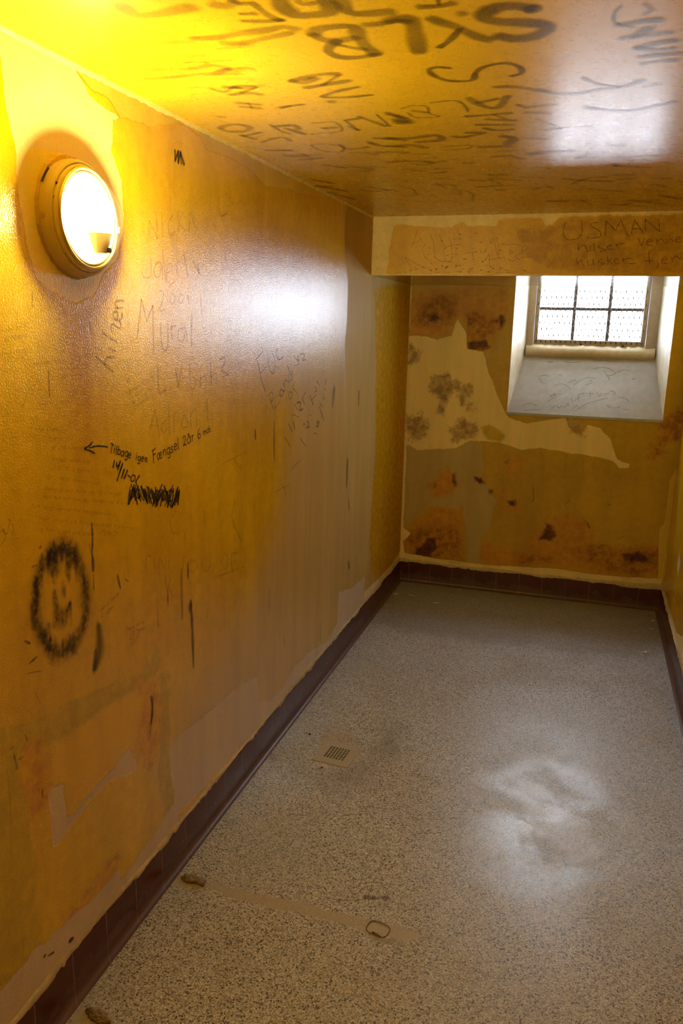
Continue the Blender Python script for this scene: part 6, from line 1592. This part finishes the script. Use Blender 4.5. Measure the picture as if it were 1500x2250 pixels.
INK = {   # mark: colour, roughness, graininess, label
    'marker_note': ((0.010, 0.007, 0.005), 0.3, 0.15, 'black marker note with an arrow, reading Tilbage igen Fængsel'),
    'marker_scribble': ((0.010, 0.007, 0.005), 0.3, 0.15, 'dense black crossed-out scribble under the marker note'),
    'pencil_lines': ((0.10, 0.055, 0.015), 0.35, 0.5, 'block of small faint pencil lines ending 19/4-01'),
    'pencil_notes': ((0.12, 0.065, 0.015), 0.35, 0.5, 'tiny faint pencil notes below the lamp'),
    'green_notes': ((0.05, 0.065, 0.020), 0.35, 0.4, 'tiny green-black notes in slanting lines'),
    'pencil_names': ((0.12, 0.06, 0.012), 0.35, 0.5, 'large faint column of pencilled names'),
    'crayon_greeting': ((0.09, 0.04, 0.008), 0.35, 0.4, 'crayon word written upwards'),
    'gang_message': ((0.045, 0.026, 0.012), 0.35, 0.3, 'slanting pencil message below the window glare'),
    'faint_letters': ((0.12, 0.065, 0.018), 0.35, 0.5, 'faint scattered pencil letters'),
    'doodle_letters': ((0.09, 0.055, 0.018), 0.35, 0.4, 'small sketchy doodle near the ceiling'),
    'black_scrawl': ((0.016, 0.011, 0.006), 0.35, 0.3, 'short black zigzag near the ceiling'),
    'soot_ring': ((0.035, 0.019, 0.006), 0.45, 0.6, 'blurred black soot ring like a face'),
    'soot_streaks': ((0.030, 0.017, 0.007), 0.4, 0.4, 'black vertical burn streaks'),
    'green_marks': ((0.03, 0.075, 0.045), 0.4, 0.3, 'small green dabs'),
    'rust_drips': ((0.12, 0.035, 0.005), 0.4, 0.4, 'thin rusty drips'),
    'plaster_chip_holes': ((0.04, 0.022, 0.008), 0.8, 0.2, 'dark chipped holes in the plaster'),
    'candle_soot_letters': ((0.075, 0.045, 0.010), 0.3, 0.45, 'candle soot letters on the ceiling'),
    'beam_greeting': ((0.030, 0.015, 0.006), 0.4, 0.3, 'charcoal greeting starting USMAN'),
    'beam_scribble': ((0.085, 0.045, 0.014), 0.4, 0.5, 'thin tangled pencil scribble on the orange paint'),
    'beam_crack': ((0.015, 0.009, 0.004), 0.8, 0.1, 'dark crack where the beam meets the wall'),
    'beam_rust_pits': ((0.11, 0.035, 0.006), 0.6, 0.3, 'brown rust pits'),
    'back_wall_scuffs': ((0.05, 0.045, 0.025), 0.5, 0.3, 'small dark scuffs'),
    'sill_scribble': ((0.09, 0.09, 0.095), 0.5, 0.4, 'grey pencil scribble on the sill'),
    'floor_stains': ((0.13, 0.075, 0.045), 0.5, 0.3, 'row of small brown stains'),
}
HOST = {'wl': wall_left, 'wr': wall_right, 'cl': ceiling, 'fl': floor, 'wb': wall_back, 'bm': beam, 'sl': win}
RIB = {}
RN = random.Random(21)
for g, s, w, al, soft, taper, flat in MARKS:
    RIB.setdefault((g, s), Ribbons()).add(s, list(zip(flat[::2], flat[1::2])), w, al, soft, taper, RN)
for g, s, txt, O, U, V, w, al, jit in TEXTS:
    total = sum(GLYPH.get(c, (4, []))[0] + 0.9 for c in txt)
    U, V, O = np.array(U), np.array(V) / 10.0, np.array(O)
    ul = U / total
    x = 0.0
    for c in txt:
        adv, sts = GLYPH.get(c, (4, []))
        jx, jy, js = RN.uniform(-.3, .3) * jit, RN.uniform(-.6, .6) * jit, RN.uniform(0.9, 1.1)
        for st in sts:
            RIB.setdefault((g, s), Ribbons()).add(s, [tuple(O + ul * (x + px * js + jx) + V * (py * js + jy)) for px, py in st], w, al, 0.4, 0, RN)
        x += adv + 0.9
for (g, s), rb in RIB.items():
    c, ro, gr, lb = INK[g]
    rb.build(g, bpy.data.materials.get(g) or ink_material(g, c, ro, gr, 60 if g == 'soot_ring' else 300), HOST[s])['label'] = lb

# ------------------------------------------------------------------ wall lamp
LY, LZ = 1.625, 1.979
lamp = tag(empty('wall_lamp', (0, LY, LZ)), 'round cream bulkhead lamp glowing on the yellow left wall', 'lamp')
def lpart(name, bm, mat, **kw): return bm_obj(name, bm, mat, lamp, **kw)
bm = bmesh.new()
lathe(bm, [(0.120, 0.0), (0.127, 0.001), (0.127, 0.016), (0.1255, 0.026), (0.1235, 0.031), (0.119, 0.0335), (0.1165, 0.0325), (0.1155, 0.0300), (0.108, 0.030)], 96)
housing = lpart('housing', bm, M_HOUSING, auto=40)
bm = bmesh.new()
lathe(bm, [(0.1155, 0.029), (0.1155, 0.036), (0.1140, 0.0400), (0.1105, 0.0420), (0.1045, 0.0420), (0.1000, 0.0400), (0.0985, 0.030)], 96)
bezel = lpart('bezel', bm, M_BEZEL, auto=40)
bm = bmesh.new()
prof = [(0.1065 + 0.0036 * math.cos(a), 0.0440 + 0.0036 * math.sin(a)) for a in [2 * math.pi * k / 12 for k in range(13)]]
lathe(bm, prof, 96)
lpart('rim_ring', bm, M_RIM, smooth=True)
bm = bmesh.new()
prof = [(0.0990 + 0.0022 * math.cos(a), 0.0425 + 0.0022 * math.sin(a)) for a in [2 * math.pi * k / 10 for k in range(11)]]
lathe(bm, prof, 96)
lpart('rim_ring', bm, M_RIM, smooth=True)
bm = bmesh.new()
lathe(bm, [(0.0985, 0.040), (0.0985, 0.024), (0.095, 0.012), (0.070, 0.006), (0.001, 0.005)], 72)
lpart('reflector', bm, M_DISH, smooth=True)
bm = bmesh.new()      # bulging clear glass
Rg, hg = 0.0980, 0.066
lathe(bm, [(Rg * math.cos(a), 0.042 + hg * math.sin(a)) for a in [math.pi / 2 * k / 14 for k in range(14)]] + [(0.0005, 0.042 + hg)], 72)
lpart('glass', bm, M_LENS, smooth=True)
bm = bmesh.new()      # lamp bulb standing up out of its socket
BC = (0.075, 0.0, 0.012)
lathe(bm, [(0.012, -0.048), (0.0135, -0.036), (0.021, -0.024), (0.028, -0.010), (0.030, 0.002), (0.028, 0.014), (0.021, 0.024), (0.010, 0.0295), (0.0005, 0.031)], 32, 'z', BC, True)
bulb = lpart('bulb', bm, M_BULB, smooth=True)
bm = bmesh.new()
lathe(bm, [(0.0005, -0.086), (0.015, -0.086), (0.017, -0.074), (0.021, -0.066), (0.023, -0.050), (0.027, -0.044), (0.0265, -0.0425), (0.013, -0.0445)], 28, 'z', (BC[0] - 0.006, 0.0, BC[2]))
sock = lpart('socket', bm, M_SOCKET, auto=35)
bm = bmesh.new(); lathe(bm, [(0.006, 0.0), (0.006, 0.006), (0.0005, 0.006)], 14, 'x', (BC[0] + 0.009, 0.006, BC[2] - 0.079), True)
bm_obj('socket_opening', bm, M_HOLE, sock)
def screw(bm, c, r, ax):
    lathe(bm, [(r, 0), (r, r * 0.35), (r * 0.8, r * 0.5), (0.0005, r * 0.5)], 16, 'x')
for ang, hh, rr in ((183, 0.014, 0.0068),):
    a = math.radians(ang)
    bm = bmesh.new()
    lathe(bm, [(rr, -0.001), (rr, 0.0012), (rr * 0.82, 0.0018), (0.0005, 0.0018)], 18, 'x')
    box(bm, 0.0016, 0.0023, -rr * 0.75, rr * 0.75, -rr * 0.13, rr * 0.13)
    o = bm_obj('side_screw', bm, M_SCREW, housing)
    o.matrix_local = Matrix.Translation((hh, 0.1266 * math.cos(a), 0.1266 * math.sin(a))) @ Matrix(((0, 0, 1, 0), (math.cos(a), -math.sin(a), 0, 0), (math.sin(a), math.cos(a), 0, 0), (0, 0, 0, 1)))
for ang in (148, 163, 236, 222, 305, 20):
    a = math.radians(ang)
    bm = bmesh.new(); lathe(bm, [(0.0032, 0.0), (0.0032, 0.0022), (0.0022, 0.003), (0.0004, 0.003)], 12, 'x', (0.0325, 0.1165 * math.cos(a), 0.1165 * math.sin(a)))
    bm_obj('screw', bm, M_SCREW if ang != 148 else M_BOLT, bezel, smooth=True)
# crumbling filler between the housing and the wall
R = random.Random(9); bm = bmesh.new(); rows = []
for k in range(97):
    a = 2 * math.pi * k / 96
    up = math.exp(-((a - 1.9) / 0.55) ** 2)
    o1 = 0.130 + R.uniform(0, 0.003) + 0.007 * up; hh = 0.003 + R.uniform(0, 0.002) + 0.006 * up
    rows.append([bm.verts.new((x, r * math.cos(a), r * math.sin(a))) for x, r in ((0.0004, o1), (hh, o1 - 0.003), (hh, 0.1262))])
for a, b in zip(rows, rows[1:]):
    for k in range(2): bm.faces.new((a[k], b[k], b[k + 1], a[k + 1]))
lpart('filler_collar', bm, plain('lamp_filler', (0.50, 0.34, 0.10), 0.7, var=0.35, bump=0.8))
bm = bmesh.new()
for k in range(8):
    a0, a1 = math.radians(133 + k * 2.3), math.radians(133 + (k + 1) * 2.3)
    vs = [bm.verts.new((x, r * math.cos(a), r * math.sin(a))) for a in (a0, a1) for x, r in ((0.0095, 0.1272), (0.0095, 0.1335))]
    bm.faces.new((vs[0], vs[1], vs[3], vs[2]))
lpart('gap', bm, M_HOLE)['label'] = 'black gap behind the housing'

# ------------------------------------------------------------------ floor drain
DC = Vector((0.290, 2.829)); DA = math.radians(-4)
drain = tag(empty('floor_drain', (DC.x, DC.y, 0)), 'square perforated drain plate set in the terrazzo near the left wall', 'drain')
drain.rotation_euler = (0, 0, DA)
bm = bmesh.new()
N, PT, RH = 7, 0.0132, 0.0052
half = N * PT / 2; zt = 0.0042; outer = 0.080
def sq8(cx, cy, h): return [(cx + h * a, cy + h * b) for a, b in ((1, 0), (1, 1), (0, 1), (-1, 1), (-1, 0), (-1, -1), (0, -1), (1, -1))]
for i in range(N):
    for j in range(N):
        cx, cyy = -half + PT * (i + .5), -half + PT * (j + .5)
        s = [bm.verts.new((x, y, zt)) for x, y in sq8(cx, cyy, PT / 2)]
        c_ = [bm.verts.new((cx + RH * math.cos(math.pi / 4 * k), cyy + RH * math.sin(math.pi / 4 * k), zt)) for k in range(8)]
        lo = [bm.verts.new((v.co.x, v.co.y, 0.0012)) for v in c_]
        for k in range(8):
            bm.faces.new((s[k], s[(k + 1) % 8], c_[(k + 1) % 8], c_[k]))
            bm.faces.new((c_[k], c_[(k + 1) % 8], lo[(k + 1) % 8], lo[k]))
a = [bm.verts.new((x * half, y * half, zt)) for x, y in ((-1, -1), (1, -1), (1, 1), (-1, 1))]
b = [bm.verts.new((x * outer, y * outer * 1.05, zt - 0.0006)) for x, y in ((-1, -1), (1, -1), (1, 1), (-1, 1))]
d = [bm.verts.new((x * (outer + .002), y * (outer * 1.05 + .002), 0.0)) for x, y in ((-1, -1), (1, -1), (1, 1), (-1, 1))]
for k in range(4):
    bm.faces.new((a[k], a[(k + 1) % 4], b[(k + 1) % 4], b[k])); bm.faces.new((b[k], b[(k + 1) % 4], d[(k + 1) % 4], d[k]))
bmesh.ops.remove_doubles(bm, verts=bm.verts, dist=1e-5)
bm_obj('plate', bm, M_DRAIN, drain)
bm = bmesh.new(); box(bm, -half, half, -half, half, 0.0003, 0.0010)
bm_obj('well', bm, M_WELL, drain)['label'] = 'black drain opening under the holes'

# ------------------------------------------------------------------ loose bits on the floor
RC = random.Random(31)
def blob(name, loc, sx, sy, sz, mat, label, cat, group=None, rough=0.35, rot=0.0, parts=None):
    bm = bmesh.new()
    bmesh.ops.create_icosphere(bm, subdivisions=4, radius=1.0)
    ph = [RC.uniform(0, 6.28) for _ in range(6)]
    for v in bm.verts:
        c = v.co.normalized()
        k = 1 + rough * 0.4 * (math.sin(3.1 * c.x + ph[0]) * math.sin(2.7 * c.y + ph[1]) + 0.6 * math.sin(6.3 * c.y + ph[2]) * math.sin(5.1 * c.x + ph[3]) + 0.3 * math.sin(11 * c.z + ph[4]) * math.sin(9 * c.x + ph[5]))
        k += rough * 0.22 * (math.sin(17 * c.x + ph[1]) * math.sin(15 * c.y + ph[0]) + 0.7 * math.sin(29 * c.x + ph[3]) * math.sin(23 * c.z + ph[2]))
        v.co = Vector((c.x * sx * k, c.y * sy * k, c.z * sz * k))
        if v.co.z < -0.35 * sz: v.co.z = -0.35 * sz
    o = bm_obj(name, bm, mat, smooth=True)
    o.location = (loc[0], loc[1], 0.35 * sz + 0.0002)
    o.rotation_euler = (0, 0, rot)
    return tag(o, label, cat, group)
def flake(loc, l, w, bend, label, rot=0.0):
    bm = bmesh.new(); n = 14
    R = random.Random(label)
    top, low = [], []
    for k in range(n):
        a = 2 * math.pi * k / n
        r = R.uniform(0.75, 1.1)
        x, y = l * r * math.cos(a), w * r * math.sin(a)
        z = 0.0006 + bend * (x / l) ** 2
        top.append(bm.verts.new((x, y, z + 0.0012))); low.append(bm.verts.new((x, y, z)))
    c0, c1 = bm.verts.new((0, 0, 0.0018)), bm.verts.new((0, 0, 0.0002))
    for k in range(n):
        q = (k + 1) % n
        bm.faces.new((top[k], top[q], c0)); bm.faces.new((low[q], low[k], c1)); bm.faces.new((top[k], low[k], low[q], top[q]))
    o = bm_obj('paint_flake', bm, M_FLAKE)
    o.location = (loc[0], loc[1], 0.0003); o.rotation_euler = (0, 0, rot)
    return tag(o, label, 'paint flake', 'paint flakes on the floor')
flake((0.050, 4.880), 0.022, 0.013, 0.006, 'curled cream paint flake against the left baseboard by the back corner', 0.4)
flake((0.161, 4.882), 0.028, 0.006, 0.002, 'thin sliver of cream paint near the back left corner', -0.3)
flake((0.337, 4.799), 0.025, 0.013, 0.004, 'oval cream paint flake alone on the dark floor at the back', 0.1)
flake((0.443, 5.120), 0.020, 0.008, 0.002, 'dim paint flake close under the back baseboard', 0.0)
flake((1.672, 4.960), 0.014, 0.016, 0.004, 'small tan paint flake near the back right corner', 0.5)
flake((1.655, 4.810), 0.016, 0.008, 0.002, 'faint thin paint flake along the right baseboard', 0.2)
flake((1.599, 4.420), 0.014, 0.009, 0.003, 'pale flake on the lit floor by the right baseboard', 1.0)
flake((0.046, 2.030), 0.005, 0.004, 0.001, 'tiny white chip at the left baseboard beside the mortar lump', 0.3)
flake((0.040, 1.880), 0.004, 0.003, 0.001, 'tiny white chip at the left baseboard in front of the mortar lump', 0.9)
blob('mortar_lump', (0.086, 1.945), 0.040, 0.016, 0.009, M_MORTAR, 'brown lump of mortar by the left baseboard at the end of the cement strip', 'mortar', rough=0.9, rot=-0.25)
blob('mortar_lump', (0.096, 1.409), 0.030, 0.014, 0.010, M_MORTAR, 'broken mortar lump in the bottom left corner beside the tiles', 'mortar', rough=0.9, rot=-0.2)
blob('red_crumb', (0.2641, 2.709), 0.0045, 0.0045, 0.004, M_RED, 'tiny red crumb just in front of the drain plate', 'crumb')
blob('dark_crumb', (0.128, 2.941), 0.006, 0.004, 0.004, M_CRUMB, 'tiny dark crumb between the drain plate and the left wall', 'crumb')

# iron ring sunk in the cement strip
ring = tag(empty('floor_ring', (0.705, 1.936, 0)), 'flat iron ring sunk in the cement strip on the floor', 'ring')
pts = []
for k in range(40):
    a = 2 * math.pi * k / 40
    ca, sa = math.cos(a), math.sin(a)
    x = 0.034 * math.copysign(abs(ca) ** 0.62, ca); y = 0.026 * math.copysign(abs(sa) ** 0.62, sa)
    pts.append((x, y, 0.0010 + 0.0016 * (sa + 1) / 2))
bm = bmesh.new(); tube(bm, pts, 0.0014, 8, closed=True)
bm_obj('hoop', bm, M_IRON, ring, smooth=True)
bm = bmesh.new(); tube(bm, [(-0.010, -0.020, 0.0012), (0.004, -0.022, 0.003), (0.022, -0.025, 0.0012)], [0.0030, 0.0034, 0.0022], 8)
bm_obj('staple', bm, M_IRON, ring, smooth=True)
ring.rotation_euler = (0, 0, -0.18)
